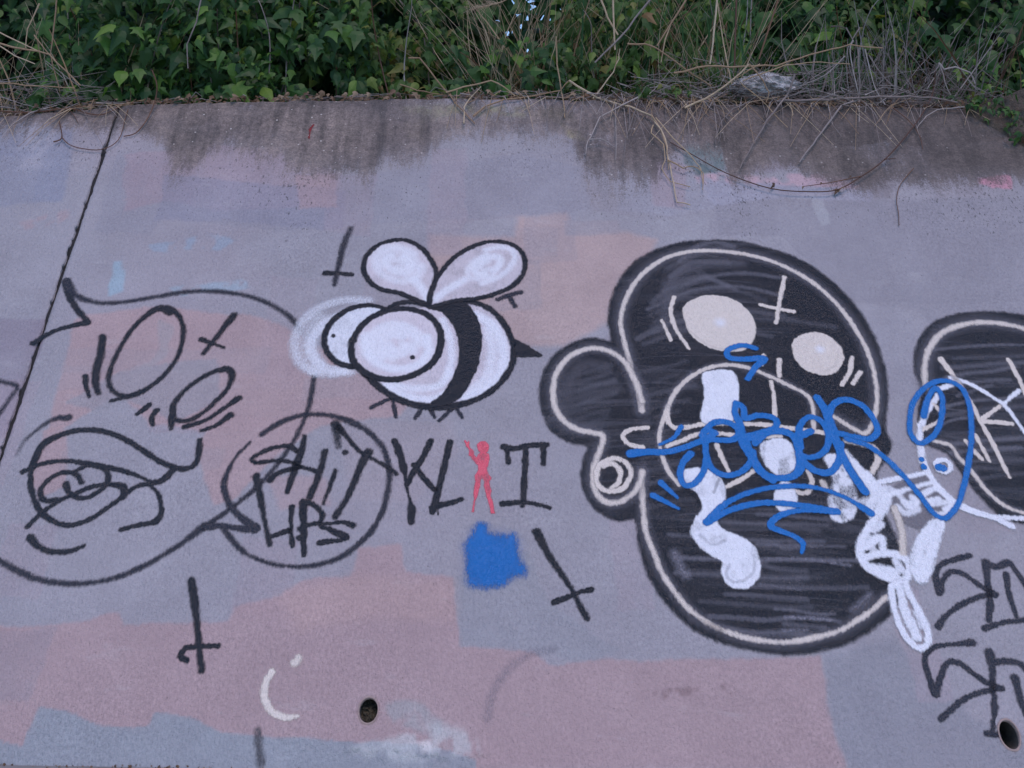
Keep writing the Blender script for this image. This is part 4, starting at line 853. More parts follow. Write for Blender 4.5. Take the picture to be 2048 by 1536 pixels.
# --- black lettering at right
rl = decal('angular_lettering', [S([(1938, 1112, 6), (1906, 1120), (1877, 1133), (1871, 1154, 6), (1877, 1184, 7)], 5, 4, DK), S([(1878, 1186, 7), (1887, 1158, 6), (1900, 1144), (1925, 1148), (1957, 1170), (1990, 1189, 6)], 5, 4, DK), S([(1990, 1190, 5), (1963, 1193), (1925, 1208), (1894, 1230), (1875, 1254, 6)], 5, 4, DK)], 2, None, 'angular black letters stacked at the lower right edge')
decal('letter', [S([(1971, 1124, 8), (1974, 1161, 6), (1980, 1200, 6), (1977, 1240, 6)], 6, 4, DK), S([(1973, 1131, 7), (1998, 1133, 5), (2017, 1126, 7), (2033, 1144, 5), (2056, 1180, 5)], 5, 5, DK), S([(2012, 1149, 6), (2017, 1183, 5), (2026, 1215, 4), (2033, 1234, 4)], 5, 4, DK), S([(1968, 1257, 6), (2001, 1247, 4.5), (2060, 1238, 4)], 4, 4, DK)], 2, rl)
decal('letter', [S([(1944, 1286, 7), (1906, 1289, 4), (1868, 1295, 4.5), (1850, 1312, 5), (1856, 1351, 6), (1870, 1388, 8)], 5, 4, DK), S([(1872, 1388, 7), (1881, 1354, 5.5), (1894, 1326), (1916, 1326), (1951, 1351), (1982, 1370, 6), (2004, 1377, 6)], 5, 4, DK), S([(2002, 1378, 5), (1970, 1382), (1925, 1401), (1881, 1439, 6)], 5, 4, DK)], 2, rl)
decal('letter', [S([(1979, 1306, 9), (1984, 1335, 6), (1987, 1382, 5.5), (1989, 1430, 5), (1985, 1463, 5)], 6, 5, DK), S([(1974, 1468, 7), (1992, 1470, 5), (1996, 1470, 5)], 5, 4, DK), S([(1989, 1325), (2017, 1323), (2039, 1328), (2060, 1350)], 5, 5, DK), S([(2030, 1357, 8), (2039, 1392, 6), (2052, 1430, 5)], 6, 5, DK)], 2, rl)

# --- leftovers low on the bank
decal('white_arc_mark', [S([(544, 1344, 5), (531, 1369, 6), (530, 1399, 6), (544, 1424, 6), (571, 1435, 5), (597, 1432, 3)], 5, 5, BEIGE * 1.08, .95)], 2, None, 'short pale curved stroke low on the pink paint')
decal('white_dot_mark', [S([(597, 1316, 7), (590, 1326, 7)], 8, 7, BEIGE * 1.08, .9)], 2, None, 'fuzzy pale dab above the curved stroke')
decal('grey_arc_mark', [S([(1111, 1298, 4), (1063, 1307, 6), (1019, 1338, 7), (988, 1382, 7), (975, 1435, 6)], 5, 10, pig(128, 130, 168), .22)], 1, None, 'faded blue grey arc on the pink paint')
decal('dark_smear', [S([(516, 1460, 3), (518, 1492, 6), (522, 1526, 6)], 5, 9, pig(74, 78, 104), .7)], 1, None, 'soft dark vertical smear at the foot of the bank')
decal('red_dab', [S([(627, 249, 1.6), (621, 258, 1.6), (618, 276, 1.3)], 1.5, 1.5, pig(120, 40, 62), .9)], 1, None, 'tiny red dab on the bare concrete rim')

# ------------------------------------------------------------------ plants above the crest
def v_edge_y(px): return float(np.interp(px, TOPX, TOPY))
def edge_z(u): return float(v_top(np.array([u]))[0]) * ST
def edge_y(u): return float(v_top(np.array([u]))[0]) * CT
PXM = FPX / (YE + CAM_D + .35)          # picture pixels per metre among the plants
def px_u(px, y=None): return (px - 1024) / (FPX / ((YE if y is None else y) + CAM_D))

def leaf_outline(kind):
    if kind == 0: h = [(0, 0), (.10, -.07), (.30, -.06), (.46, .04), (.25, .15), (.30, .25), (.60, .42), (.27, .43), (.15, .50), (.14, .68), (0, 1.12)]
    elif kind == 1: h = [(0, 0), (.13, -.04), (.27, .05), (.33, .20), (.44, .37), (.26, .42), (.21, .55), (.11, .80), (0, 1.15)]
    elif kind == 2: h = [(0, 0), (.14, .02), (.27, .14), (.31, .30), (.27, .46), (.15, .74), (.05, .98), (0, 1.18)]
    else: h = [(0, 0), (.08, .05), (.15, .22), (.15, .45), (.09, .75), (0, 1.0)]
    return h
def leaf_geo(kind, fold=.28, droop=.30, wav=0.0):
    h = leaf_outline(kind); mid = [(0, 0), (0, .30), (0, .62), (0, h[-1][1])]
    def zz(x, y): return -fold * abs(x) - droop * y * y + wav * math.sin(7 * y + 3 * x)
    V = [(0, y, zz(0, y)) for _, y in mid]; F = []
    for s in (1, -1):
        st = len(V); pts = h[1:-1]
        V += [(s * x, y, zz(x, y)) for x, y in pts]
        ring = list(range(st, st + len(pts)))
        # fan strip between the rim and the midrib
        m = 0; prev = None
        for i, r_ in enumerate(ring):
            y = pts[i][1]
            want = 0 if y < .18 else (1 if y < .48 else 2)
            while m < want:
                F.append((m, m + 1, ring[i - 1]) if s > 0 else (m + 1, m, ring[i - 1])); m += 1
            if i: F.append((m, r_, ring[i - 1])[::-1] if s > 0 else (m, r_, ring[i - 1]))
            else: pass
        while m < 3:
            F.append((m, m + 1, ring[-1]) if s > 0 else (m + 1, m, ring[-1])); m += 1
    return V, F
LEAFS = []
for kind in (0, 1, 2):
    for fo, dr, wv in ((.22, .25, .015), (.42, .45, -.02), (.10, .12, .03)):
        V_, F_ = leaf_geo(kind, fo, dr, wv)
        LEAFS.append((np.array(V_), F_, kind))
LEAF_ME = {}
for mi, mt in enumerate((MAT_LEAF, MAT_LEAF2)):
    for k, (V_, F_, kd) in enumerate(LEAFS):
        me = pymesh('leaf', V_, F_); me.materials.append(mt); LEAF_ME[mi, k] = me
def leaf_frame(p, size, spread=1.0, up=.55):
    tip = Vector((random.gauss(0, .55) * spread, random.gauss(-.45, .35) * spread, random.gauss(-.75, .35)))
    nrm = Vector((random.gauss(0, .35) * spread, random.gauss(-.8, .3), random.gauss(up, .3)))
    tip.normalize(); nrm = nrm - tip * nrm.dot(tip)
    if nrm.length < .05: nrm = Vector((0, -1, .2)) - tip * Vector((0, -1, .2)).dot(tip)
    nrm.normalize(); x = tip.cross(nrm)
    return Matrix(((x.x * size, tip.x * size, nrm.x * size, p[0]), (x.y * size, tip.y * size, nrm.y * size, p[1]), (x.z * size, tip.z * size, nrm.z * size, p[2]), (0, 0, 0, 1)))

class Acc:
    """collects many small pieces into one mesh, each with its own tint"""
    def __init__(s): s.V = []; s.F = []; s.T = []; s.n = 0
    def add(s, V, F, t=None):
        t = random.random() if t is None else t
        s.V.append(np.asarray(V, float)); s.F += [tuple(i + s.n for i in f) for f in F]; s.T += [t] * len(V); s.n += len(V)
    def leaf(s, M, k, t=None):
        V_, F_, _ = LEAFS[k]; m = np.array(M); s.add(V_ @ m[:3, :3].T + m[:3, 3], F_, t)
    def tube(s, pts, r0, r1, sides=4, t=None):
        pts = [Vector(p) for p in pts]; V = []; F = []; n = len(pts)
        for i, p in enumerate(pts):
            d = (pts[min(i + 1, n - 1)] - pts[max(i - 1, 0)]); d = d.normalized() if d.length > 1e-9 else Vector((0, 0, 1))
            a = d.cross(Vector((.31, .2, .93))); a = a.normalized() if a.length > 1e-4 else Vector((1, 0, 0)); b = d.cross(a)
            r = r0 + (r1 - r0) * i / max(n - 1, 1)
            for q in range(sides):
                an = 2 * math.pi * q / sides; V.append(p + (a * math.cos(an) + b * math.sin(an)) * r)
            if i:
                for q in range(sides):
                    F.append(((i - 1) * sides + q, (i - 1) * sides + (q + 1) % sides, i * sides + (q + 1) % sides, i * sides + q))
        F.append(tuple(range(sides))[::-1]); F.append(tuple((n - 1) * sides + q for q in range(sides)))
        s.add([tuple(v) for v in V], F, t)
    def blade(s, pts, w, t=None):
        """a grass blade: a narrow folded strip"""
        pts = [Vector(p) for p in pts]; n = len(pts); V = []; F = []
        side = Vector((random.gauss(0, 1), random.gauss(0, .5), 0)).normalized()
        for i, p in enumerate(pts):
            k = w * (1 - (i / (n - 1)) ** 2) + .0006
            V += [p - side * k, p + Vector((0, k * .5, 0)), p + side * k]
            if i: a = 3 * i - 3; F += [(a, a + 1, a + 4, a + 3), (a + 1, a + 2, a + 5, a + 4)]
        s.add([tuple(v) for v in V], F, t)
    def mesh(s, name):
        me = pymesh(name, np.concatenate(s.V), s.F)
        a = me.attributes.new('tint', 'FLOAT', 'POINT'); a.data.foreach_set('value', np.asarray(s.T, np.float32))
        return me

def n1(x, s=0): return float(vn(np.array([x]), np.array([s * 3.7 + .5]), 5 + s)[0])
def smooth_pts(P3, k=5):
    P3 = [Vector(p) for p in P3]; out = []
    for i in range(len(P3) - 1):
        p0 = P3[max(i - 1, 0)]; p1 = P3[i]; p2 = P3[i + 1]; p3 = P3[min(i + 2, len(P3) - 1)]
        for q in range(k):
            t = q / k
            out.append(.5 * ((2 * p1) + (p2 - p0) * t + (2 * p0 - 5 * p1 + 4 * p2 - p3) * t * t + (3 * p1 - p0 - 3 * p2 + p3) * t ** 3))
    out.append(P3[-1]); return out

# name, label, px from, px to, leaves as objects, filler leaves, height lo..hi (m above crest), size, leaf material, front offset
PLANTS = [
    ('sparse leaves climbing among dry stalks at the left end', -420, 110, 34, 420, .0, 1.0, .080, 0, .30),
    ('dense dark green lobed creeper over the crest left of the joint top', 95, 300, 150, 900, .0, 1.1, .074, 0, .04),
    ('dense dark green creeper right of the grey hanging branch', 300, 510, 150, 900, .01, 1.1, .072, 0, .05),
    ('dense dark creeper overhanging the bare rim above the bee cross', 510, 715, 140, 900, .01, 1.1, .068, 0, .08),
    ('paler mixed creeper with yellowish sprays above the bee', 715, 910, 140, 800, .01, 1.0, .058, 1, .10),
    ('low dark creeper clump beneath the dry stalk gap', 900, 1115, 115, 480, .0, .32, .064, 0, .06),
    ('bright green creeper beside the hanging pale straw', 1115, 1300, 130, 600, .02, .62, .060, 1, .10),
    ('loose creeper behind the bent tan straws', 1290, 1450, 120, 560, .05, .75, .058, 1, .18),
    ('dark hanging creeper behind the pale lump', 1440, 1690, 105, 640, .16, 1.2, .082, 0, .28),
    ('thin leaves among tangled dry twigs right of the vine bundle', 1690, 1870, 55, 380, .05, 1.0, .066, 1, .32),
    ('dark leafy shrub filling the top right corner', 1860, 2500, 135, 1000, -.05, 1.2, .078, 0, .10)]
for label, p0, p1, nobj, nfill, h0, h1, size, mi, fo in PLANTS:
    u0, u1 = px_u(p0), px_u(p1); um = (u0 + u1) / 2
    base = Vector((um, edge_y(um) + .35, edge_z(um) + .02))
    root = bpy.data.objects.new('creeper_plant', None); COL.objects.link(root); root.location = base
    root['label'] = label; root['category'] = 'plant'; root['group'] = 'creepers along the crest'
    def place(front, deep):
        for _ in range(40):
            u = random.uniform(u0 - .04, u1 + .04); z = h0 + (h1 - h0) * (random.random() ** (1.25 if front else 1.0))
            if front and z > .72: continue
            px = 1024 + u * PXM
            if 995 < px < 1120 and z > .30 + .25 * n1(u * 9, 4): continue      # the gap where the sky shows
            if n1(u * 6, int(z * 9)) < .22: continue
            break
        y = edge_y(u) + fo + .22 * n1(u * 5, int(z * 7) + 20) + (.10 if z < .07 else 0) + .10 * z
        y += random.uniform(-.05, .05) if front else random.uniform(.02, deep)
        return u, y, edge_z(u) + z + .02
    ks = [0, 2, 3, 4, 5, 6, 7, 8, 3, 5, 7] if mi == 0 else [1, 3, 4, 5, 3, 4, 6, 7]
    for i in range(nobj):
        p = place(True, 0); sz = size * random.choice((random.uniform(.4, .8), random.uniform(.8, 1.3), random.uniform(1.1, 1.75)))
        k = random.choice(ks)
        o = link('leaf', LEAF_ME[mi, k], None, root)
        o.matrix_local = leaf_frame(Vector(p) - base, sz)
    A = Acc()
    for i in range(nfill):
        p = place(False, .75); A.leaf(leaf_frame(Vector(p) - base, size * random.uniform(.6, 1.25), 1.2), random.choice(ks))
        if i % 6 == 0:
            M = leaf_frame(Vector(place(True, 0)) + Vector((0, .06, 0)) - base, size * random.uniform(.4, .8)); A.leaf(M, random.choice(ks))
    link('foliage', A.mesh('foliage'), (MAT_LEAF, MAT_LEAF2)[mi], root, kind='stuff')
    for i in range(5):
        B = Acc(); x = random.uniform(u0, u1); y = edge_y(x) + random.uniform(.2, .55); dx = random.gauss(0, .18)
        hh = max(.15, h1 * random.uniform(.5, 1.0)); lean = random.uniform(-.25, .05)
        pts = smooth_pts([Vector((x + dx * t + .05 * math.sin(4 * t + i), y + lean * t * t + .03 * math.sin(6 * t), edge_z(x) - .03 + hh * math.sin(t * 1.45))) - base for t in (0, .25, .5, .75, 1)], 3)
        B.tube(pts, .0045, .0018, 5)
        link('stem', B.mesh('stem'), MAT_VINE if i % 2 else MAT_TWIG, root)

# thick growth further back, reading as one mass
A = Acc()
for i in range(10500):
    u = random.uniform(-4.4, 4.6); px = 1024 + u * PXM; z = random.uniform(.1, 2.0)
    if 985 < px * .78 + 225 < 1125 and z > .72 + .4 * n1(u * 16, 3) and random.random() < .62: continue
    y = YE + random.uniform(.75, 2.0)
    A.leaf(leaf_frame((u, y, edge_z(u) + z), .13 * random.uniform(.7, 1.4), 1.3), random.randrange(9), random.random() * .6)
link('back_thicket', A.mesh('back_thicket'), MAT_LEAF, None, kind='stuff', label='dark leafy growth behind the creepers on the crest', category='undergrowth')

# standing dry grass
def dry_clump(label, p0, p1, n, hmax, front, mat=MAT_STRAW, w=.0022, back=.7):
    A = Acc()
    for i in range(n):
        u = random.uniform(px_u(p0), px_u(p1)); y = edge_y(u) + random.uniform(front, back)
        h = hmax * random.uniform(.35, 1); a = random.gauss(0, .50); b = random.gauss(-.06, .16)
        z0 = edge_z(u) - .02; bend = random.gauss(0, .25)
        pts = [(u + a * h * t + bend * h * t * t, y + b * h * t - .1 * h * t * t, z0 + h * t * (1 - .22 * abs(bend) * t)) for t in (0, .2, .45, .7, 1)]
        if random.random() < .35: A.blade(pts, random.uniform(.003, .006))
        else: A.tube(pts, w * random.uniform(.6, 1.3), w * .4, 4)
    link('dry_grass', A.mesh('dry_grass'), mat, None, kind='stuff', label=label, category='dry grass')
dry_clump('tangle of dry brown stalks at the far left of the crest', -300, 200, 110, .75, .05)
dry_clump('fine dry stalks standing where the sky shows through', 950, 1140, 170, .80, .25)
dry_clump('dry stems standing right of the hanging pale straw', 1180, 1330, 60, .80, .2)
dry_clump('tall dry stems behind the bent tan straws', 1330, 1520, 90, .95, .14)
dry_clump('messy dry stems near the top right', 1620, 1960, 230, .60, .06, MAT_TWIG)
dry_clump('reddish dry stems near the top right corner', 1800, 2040, 70, .70, .12, MAT_VINE)
def green_clump(label, p0, p1, n, hmax, front):
    A = Acc()
    for i in range(n):
        u = random.uniform(px_u(p0), px_u(p1)); y = edge_y(u) + random.uniform(front, front + .4); h = hmax * random.uniform(.5, 1)
        a = random.gauss(0, .22); z0 = edge_z(u)
        A.blade([(u + a * h * t * t, y - .12 * h * t * t, z0 + h * t * (1 - .15 * t)) for t in (0, .2, .4, .6, .8, 1)], random.uniform(.004, .009))
    link('green_grass', A.mesh('green_grass'), MAT_GRASS, None, kind='stuff', label=label, category='grass')
green_clump('long green grass blades right of the sky gap', 1130, 1310, 75, .85, .22)
green_clump('green grass blades among tall dry stems', 1370, 1520, 60, .80, .18)
green_clump('thin green grass blades behind the vine bundle', 1640, 1900, 50, .80, .30)

# twigs and dead leaves lying along the crest
A = Acc(); D_ = Acc()
def litter_pt(u, dy): return Vector((u, edge_y(u) + dy, edge_z(u) + .012))
for i in range(900):
    px = random.uniform(-200, 2250)
    if 230 < px < 1180 and random.random() < .78: continue
    u = px_u(px); L_ = random.uniform(.05, .30) * (1.25 if px > 1250 else 1)
    dy = random.uniform(-.015, .30) if px > 1230 or px < 250 else random.uniform(-.01, .14); an = random.gauss(0, .6)
    c = litter_pt(u, dy) + Vector((0, 0, random.uniform(0, .07 if px > 1230 or px < 200 else .02)))
    d = Vector((math.cos(an), math.sin(an) * .7, random.gauss(0, .28 if px > 1230 or px < 200 else .06)))
    k = Vector((random.gauss(0, .02), random.gauss(0, .02), random.gauss(.006, .012)))
    A.tube([c - d * L_ / 2, c + k, c + d * L_ / 2 + k * .3], random.uniform(.0015, .0036), .001, 4)
HS = Acc()
for i in range(250):                                 # ends that hang over on to the face
    px = random.choice([random.uniform(1240, 1960), random.gauss(1560, 150), random.gauss(1330, 60), random.uniform(-50, 300), random.uniform(900, 1260)])
    u = px_u(px); L_ = random.uniform(.04, .17) if random.random() < .6 else random.uniform(.12, .36); du = random.gauss(0, .45) * L_
    vt = float(v_top(np.array([u]))[0])
    (A if random.random() < .55 else HS).tube([litter_pt(u - du, .05) + Vector((0, 0, random.uniform(0, .05))), bank(u, vt - .01, .018), bank(u + du * .6, vt - L_ * .6, random.uniform(.012, .04)), bank(u + du, vt - L_, random.uniform(.006, .04))], random.uniform(.0015, .0026), .0009, 4)
link('hanging_straw', HS.mesh('hanging_straw'), MAT_STRAW, None, kind='stuff', label='thin dry straws hanging over the rim of the bank', category='straw')
for i in range(260):                                 # fine tangled straw
    px = random.choice([random.uniform(-80, 200), random.uniform(1280, 1980), random.uniform(1380, 1900), random.uniform(1280, 1980)])
    u = px_u(px); L_ = random.uniform(.10, .42); an = random.uniform(-1.1, 1.1); c = litter_pt(u, random.uniform(-.03, .22)) + Vector((0, 0, random.uniform(.01, .20)))
    d = Vector((math.cos(an), random.gauss(0, .35), math.sin(an) * .8)); k = Vector((random.gauss(0, .03), random.gauss(0, .02), random.gauss(-.01, .025)))
    A.tube([c - d * L_ / 2, c - d * L_ * .15 + k, c + d * L_ * .2 + k * .8, c + d * L_ / 2 - k * .4], random.uniform(.0011, .0022), .0007, 4)
link('twig_litter', A.mesh('twig_litter'), MAT_TWIG, None, kind='stuff', label='loose grey twigs strewn along the crest of the bank', category='twigs')
for i in range(1100):
    px = random.uniform(-200, 2250); u = px_u(px); dy = random.uniform(-.012, .22)
    c = litter_pt(u, dy) + Vector((0, 0, random.uniform(0, .03)))
    M = leaf_frame(c, random.uniform(.012, .045), 2.0, 1.2); D_.leaf(M, random.randrange(9))
link('leaf_litter', D_.mesh('leaf_litter'), MAT_LITTER, None, kind='stuff', label='brown dead leaf scraps lying on the crest', category='leaf litter')

# ------------------------------------------------------------------ single straws, twigs and vines one can pick out
def P3(px, py, lift=.014, dy=.03):
    if py >= v_edge_y(px) - 1:
        return on(px, py, lift)
    return at(px, py, edge_y(px_u(px)) + dy)
def strand(name, label, cat, lines, mat, r0=.0022, r1=.0013, lift=.014, dy=.03, parts=(), group=None):
    base = P3(*lines[0][len(lines[0]) // 2][:2], lift, dy)
    def build(ln, a, b):
        B = Acc()
        pts = []
        for i, p in enumerate(ln):
            t = i / max(len(ln) - 1, 1)
            pts.append(P3(p[0], p[1], p[2] if len(p) > 2 else lift * (1 - .45 * t), p[3] if len(p) > 3 else dy) - base)
        straight = mat in (MAT_STRAW, MAT_TWIG)
        if straight:
            q = []
            for i in range(len(pts) - 1):
                d = pts[i + 1] - pts[i]; m_ = max(2, int(d.length / .05))
                q += [pts[i] + d * (k / m_) + (Vector((random.gauss(0, .0022), random.gauss(0, .0022), random.gauss(0, .0022))) if k else Vector()) for k in range(m_)]
            pts = q + [pts[-1]]
        B.tube(pts if straight else smooth_pts(pts, 4), a * 1.28, b * 1.22, 6, .35 + .6 * random.random())
        return B.mesh(name)
    o = link(name, build(lines[0], r0, r1), mat, None, label=label, category=cat)
    if group: o['group'] = group
    o.location = base
    for ln in lines[1:]: link('side_shoot', build(ln, r0 * .7, r1 * .7), mat, o)
    return o
SG = 'loose straws and twigs on the crest'
strand('dry_straw', 'straight tan straw slanting down over the rim above the bee', 'straw', [[(817, 116), (839, 116), (888, 178), (926, 226), (950, 251)]], MAT_STRAW, .0036, .0024, .025, .02, group=SG)
strand('dry_straw', 'thin straw lying on the crest left of the slanting straw', 'straw', [[(800, 169), (834, 181), (865, 187), (892, 190)]], MAT_STRAW, .0026, .0018, .02, .03, group=SG)
strand('dry_straw', 'tan straw bent to a low peak above the bee wings', 'straw', [[(892, 185), (926, 174), (982, 161), (1008, 174), (1030, 192)]], MAT_STRAW, .0034, .0022, .02, -.01, group=SG)
strand('dry_straw', 'long curved straw sweeping across the crest to the rim', 'straw', [[(947, 239), (970, 219), (1008, 205), (1073, 196), (1121, 181), (1138, 161)]], MAT_STRAW, .0036, .0022, .022, -.03, group=SG)
strand('dry_straw', 'short forked straw crossing the slanting straw at the rim', 'straw', [[(928, 256), (929, 222), (945, 198), (962, 173)], [(937, 215), (955, 195), (963, 178)]], MAT_STRAW, .003, .002, .03, -.02, group=SG)
s6 = strand('dry_straw', 'upright pale straw hanging down the rim with a papery leaf', 'straw', [[(1112, 73), (1114, 130), (1123, 185), (1127, 210), (1129, 239)]], MAT_STRAW, .0032, .0024, .02, -.02, group=SG)
B = Acc(); B.blade([P3(1113, 72, dy=-.03) - s6.location, P3(1110, 95, dy=-.04) - s6.location, P3(1104, 112, dy=-.04) - s6.location, P3(1101, 128, dy=-.03) - s6.location, P3(1098, 140, dy=-.02) - s6.location], .009, .95)
link('papery_leaf', B.mesh('papery_leaf'), MAT_STRAW, s6)
strand('dry_twig', 'pale split twig leaning on the crest right of the upright straw', 'twig', [[(1186, 197), (1206, 172), (1227, 144), (1238, 118), (1240, 97)], [(1229, 140), (1233, 120), (1236, 98)]], MAT_STRAW, .0034, .0016, .02, .0, group=SG)
strand('dry_twig', 'grey forked twig sprawling over the rim left of the teal patch', 'twig', [[(1275, 206), (1240, 222), (1199, 243), (1182, 280), (1172, 301), (1171, 314)], [(1203, 241), (1212, 252), (1220, 263)], [(1178, 290), (1200, 287), (1215, 292), (1228, 300)]], MAT_TWIG, .003, .0018, .035, group=SG)
strand('dry_twig', 'wavy grey twig hanging below the forked twig', 'twig', [[(1223, 181), (1258, 222), (1259, 256), (1251, 285), (1246, 332)]], MAT_TWIG, .0026, .0015, .03, group=SG)
strand('dry_twig', 'straight thin grey twig hanging beside the wavy twig', 'twig', [[(1231, 215), (1231, 260), (1231, 325)]], MAT_TWIG, .002, .0013, .025, group=SG)
strand('tan_runner', 'tan runner trailing in a looped bundle below the rim', 'vine', [[(1138, 161), (1193, 195), (1261, 222), (1302, 239), (1329, 284), (1340, 342), (1353, 410), (1380, 415)], [(1305, 260), (1301, 275), (1326, 297), (1329, 328), (1323, 345), (1340, 369), (1380, 379)], [(1302, 240), (1318, 262), (1332, 300), (1336, 345)], [(1310, 245), (1345, 285), (1380, 318), (1400, 342), (1405, 375)], [(1335, 330), (1365, 345), (1385, 340), (1405, 352), (1404, 385)]], MAT_STRAW, .0042, .0022, .03, .0, group=SG)
strand('dry_straw', 'long arched tan straw spanning the crest behind the pale lump', 'straw', [[(1348, 146), (1416, 132), (1485, 133), (1553, 132), (1621, 109), (1700, 89), (1765, 96)], [(1485, 162), (1570, 130), (1640, 124), (1700, 128)]], MAT_STRAW, .0038, .0024, .02, -.02, group=SG)
strand('dry_straw', 'tan straw bent to a sharp peak in front of the pale lump', 'straw', [[(1368, 224), (1410, 198), (1451, 171), (1480, 147), (1498, 128)], [(1498, 128), (1526, 161), (1538, 185), (1532, 205)]], MAT_STRAW, .0042, .003, .025, -.05, group=SG)
strand('dry_straw', 'tan straw angled down to the litter left of the pale lump', 'straw', [[(1255, 88), (1290, 88), (1312, 96), (1348, 121), (1382, 147), (1421, 171), (1424, 180)]], MAT_STRAW, .0036, .0024, .02, .0, group=SG)
strand('dry_twig', 'straight grey stick leaning from the pale lump down the rim', 'twig', [[(1589, 150), (1574, 191), (1543, 238), (1512, 284), (1490, 322), (1478, 345)]], MAT_TWIG, .0044, .002, .045, -.06, group=SG)
strand('dry_twig', 'dark grey stick slanting down the rim right of the lump', 'twig', [[(1715, 201), (1680, 219), (1649, 260), (1597, 330)], [(1680, 219), (1710, 222), (1740, 214)]], MAT_TWIG, .004, .0025, .03, .0, group=SG)
strand('dry_straw', 'fine straw crossing under the leaning grey stick', 'straw', [[(1520, 128), (1474, 156), (1533, 219), (1574, 260)]], MAT_STRAW, .0026, .0014, .03, -.02, group=SG)
strand('dry_twig', 'crooked grey twig reaching down to the teal patch', 'twig', [[(1512, 202), (1464, 226), (1439, 253), (1432, 275), (1430, 294)], [(1448, 243), (1460, 252), (1468, 262)], [(1441, 254), (1440, 270), (1436, 290)]], MAT_TWIG, .0034, .0018, .03, group=SG)
strand('dry_twig', 'long level stick lying along the crest at right', 'twig', [[(1553, 203), (1656, 200), (1758, 193), (1861, 195), (1915, 205)]], MAT_TWIG, .0050, .0035, .03, -.015, group=SG)
strand('brown_vine', 'long leafless brown vine looping over the pink strip', 'vine', [[(1871, 137), (1867, 181), (1844, 232), (1809, 280), (1765, 328), (1717, 362), (1673, 386), (1621, 390), (1539, 383), (1451, 352), (1382, 314), (1340, 290)], [(1717, 362), (1660, 372), (1605, 378)], [(1765, 328), (1790, 322)]], MAT_VINE, .0030, .0018, .03, .0)
for px, py in ((1673, 384), (1682, 380), (1548, 374), (1700, 358), (1640, 371), (1604, 379)):
    B = Acc(); p = P3(px, py, .022); B.leaf(leaf_frame((0, 0, 0), .034 if px in (1673, 1682, 1548) else .014, 1.5), 4)
    o = link('withered_leaf', B.mesh('withered_leaf'), MAT_LITTER, bpy.data.objects['brown_vine']); o.location = p - o.parent.location
strand('brown_vine', 'short thin vine dangling alone on the lilac paint at right', 'vine', [[(1826, 340), (1799, 373), (1792, 403), (1796, 430), (1797, 453)]], MAT_VINE, .0018, .0014, .012)
strand('dry_twig', 'thin arched twig on the rim near the right corner', 'twig', [[(1926, 222), (1898, 224), (1871, 226), (1850, 238), (1837, 253), (1832, 262)]], MAT_TWIG, .0022, .0014, .025, group=SG)
strand('dry_twig', 'dark curved twig on the rim below the level stick', 'twig', [[(1782, 219), (1800, 232), (1820, 249), (1838, 275), (1844, 301)]], MAT_VINE, .002, .0014, .015, group=SG)
strand('brown_tendril', 'brown tendril hanging in a wide loop over the joint', 'vine', [[(110, 290), (126, 280), (120, 246)], [(126, 280), (140, 294), (164, 302), (205, 304), (239, 284), (253, 239), (260, 204), (262, 180)]], MAT_VINE, .0030, .0018, .02)
strand('brown_tendril', 'curved brown tendril hanging just right of the joint', 'vine', [[(304, 140), (314, 171), (309, 205), (294, 246), (273, 270), (249, 276)]], MAT_VINE, .0028, .002, .02, -.04)
strand('brown_tendril', 'brown tendril dipping along the rim at the left end', 'vine', [[(0, 222), (68, 225), (137, 217), (180, 232), (210, 232), (250, 212)], [(137, 217), (150, 236), (158, 250)]], MAT_VINE, .0028, .0018, .02, .0)
strand('grey_branch', 'pale branched stem leaning in from the left edge', 'branch', [[(-30, 80), (0, 87), (51, 99), (99, 109), (130, 140), (161, 171)], [(113, 0), (106, 68), (101, 106), (113, 157), (120, 185)], [(-10, 60), (40, 85), (85, 106)], [(79, 7), (55, 58), (51, 96)], [(68, 70), (82, 88), (98, 108)], [(-20, 80), (30, 112), (70, 128)]], MAT_STRAW, .0042, .0026, .02, -.03)
strand('grey_branch', 'thin level dry stem above the rim at far left', 'branch', [[(-20, 163), (0, 167), (51, 171), (100, 173), (150, 176)]], MAT_STRAW, .003, .002, .02, -.04)
strand('grey_branch', 'slender kinked grey branch hanging among the dark creeper', 'branch', [[(402, 0), (393, 44), (374, 89), (376, 137)]], MAT_TWIG, .0030, .0022, .02, -.06)
for lab, a in (('tall tan stem rising behind the peaked straw', [(1434, 0), (1428, 60), (1420, 128)]), ('tall rust stem right of the tall tan stem', [(1473, 0), (1471, 60), (1469, 132)]), ('tan stems crossing in a narrow V above the angled straw', [(1372, 0), (1340, 50), (1314, 92)]),
               ('leaning rust stem rising behind the pale lump', [(1556, 0), (1540, 50), (1518, 118)]), ('grey stem leaning across the green grass blades', [(1300, 0), (1240, 75), (1190, 125)]), ('pale stem dropping into the creeper right of the sky gap', [(1202, 0), (1215, 35), (1236, 70)]), ('upright tan stem beside the dropping pale stem', [(1226, 0), (1228, 60), (1230, 100)])):
    strand('tall_stem', lab, 'stem', [a] + ([[(1345, 40), (1330, 80), (1322, 125)]] if 'narrow V' in lab else []), MAT_TWIG if 'grey' in lab else (MAT_VINE if 'rust' in lab else MAT_STRAW), .004, .0035, .02, .02)
strand('pale_twig', 'bleached twig arching over the leaves at far right', 'twig', [[(1877, 126), (1888, 139), (1911, 134), (1940, 145), (1950, 167)], [(1880, 130), (1887, 150), (1895, 178), (1905, 195)], [(1890, 148), (1910, 170), (1925, 180)], [(1878, 128), (1870, 142), (1860, 148)]], MAT_TWIG, .0040, .0024, .02, -.02)
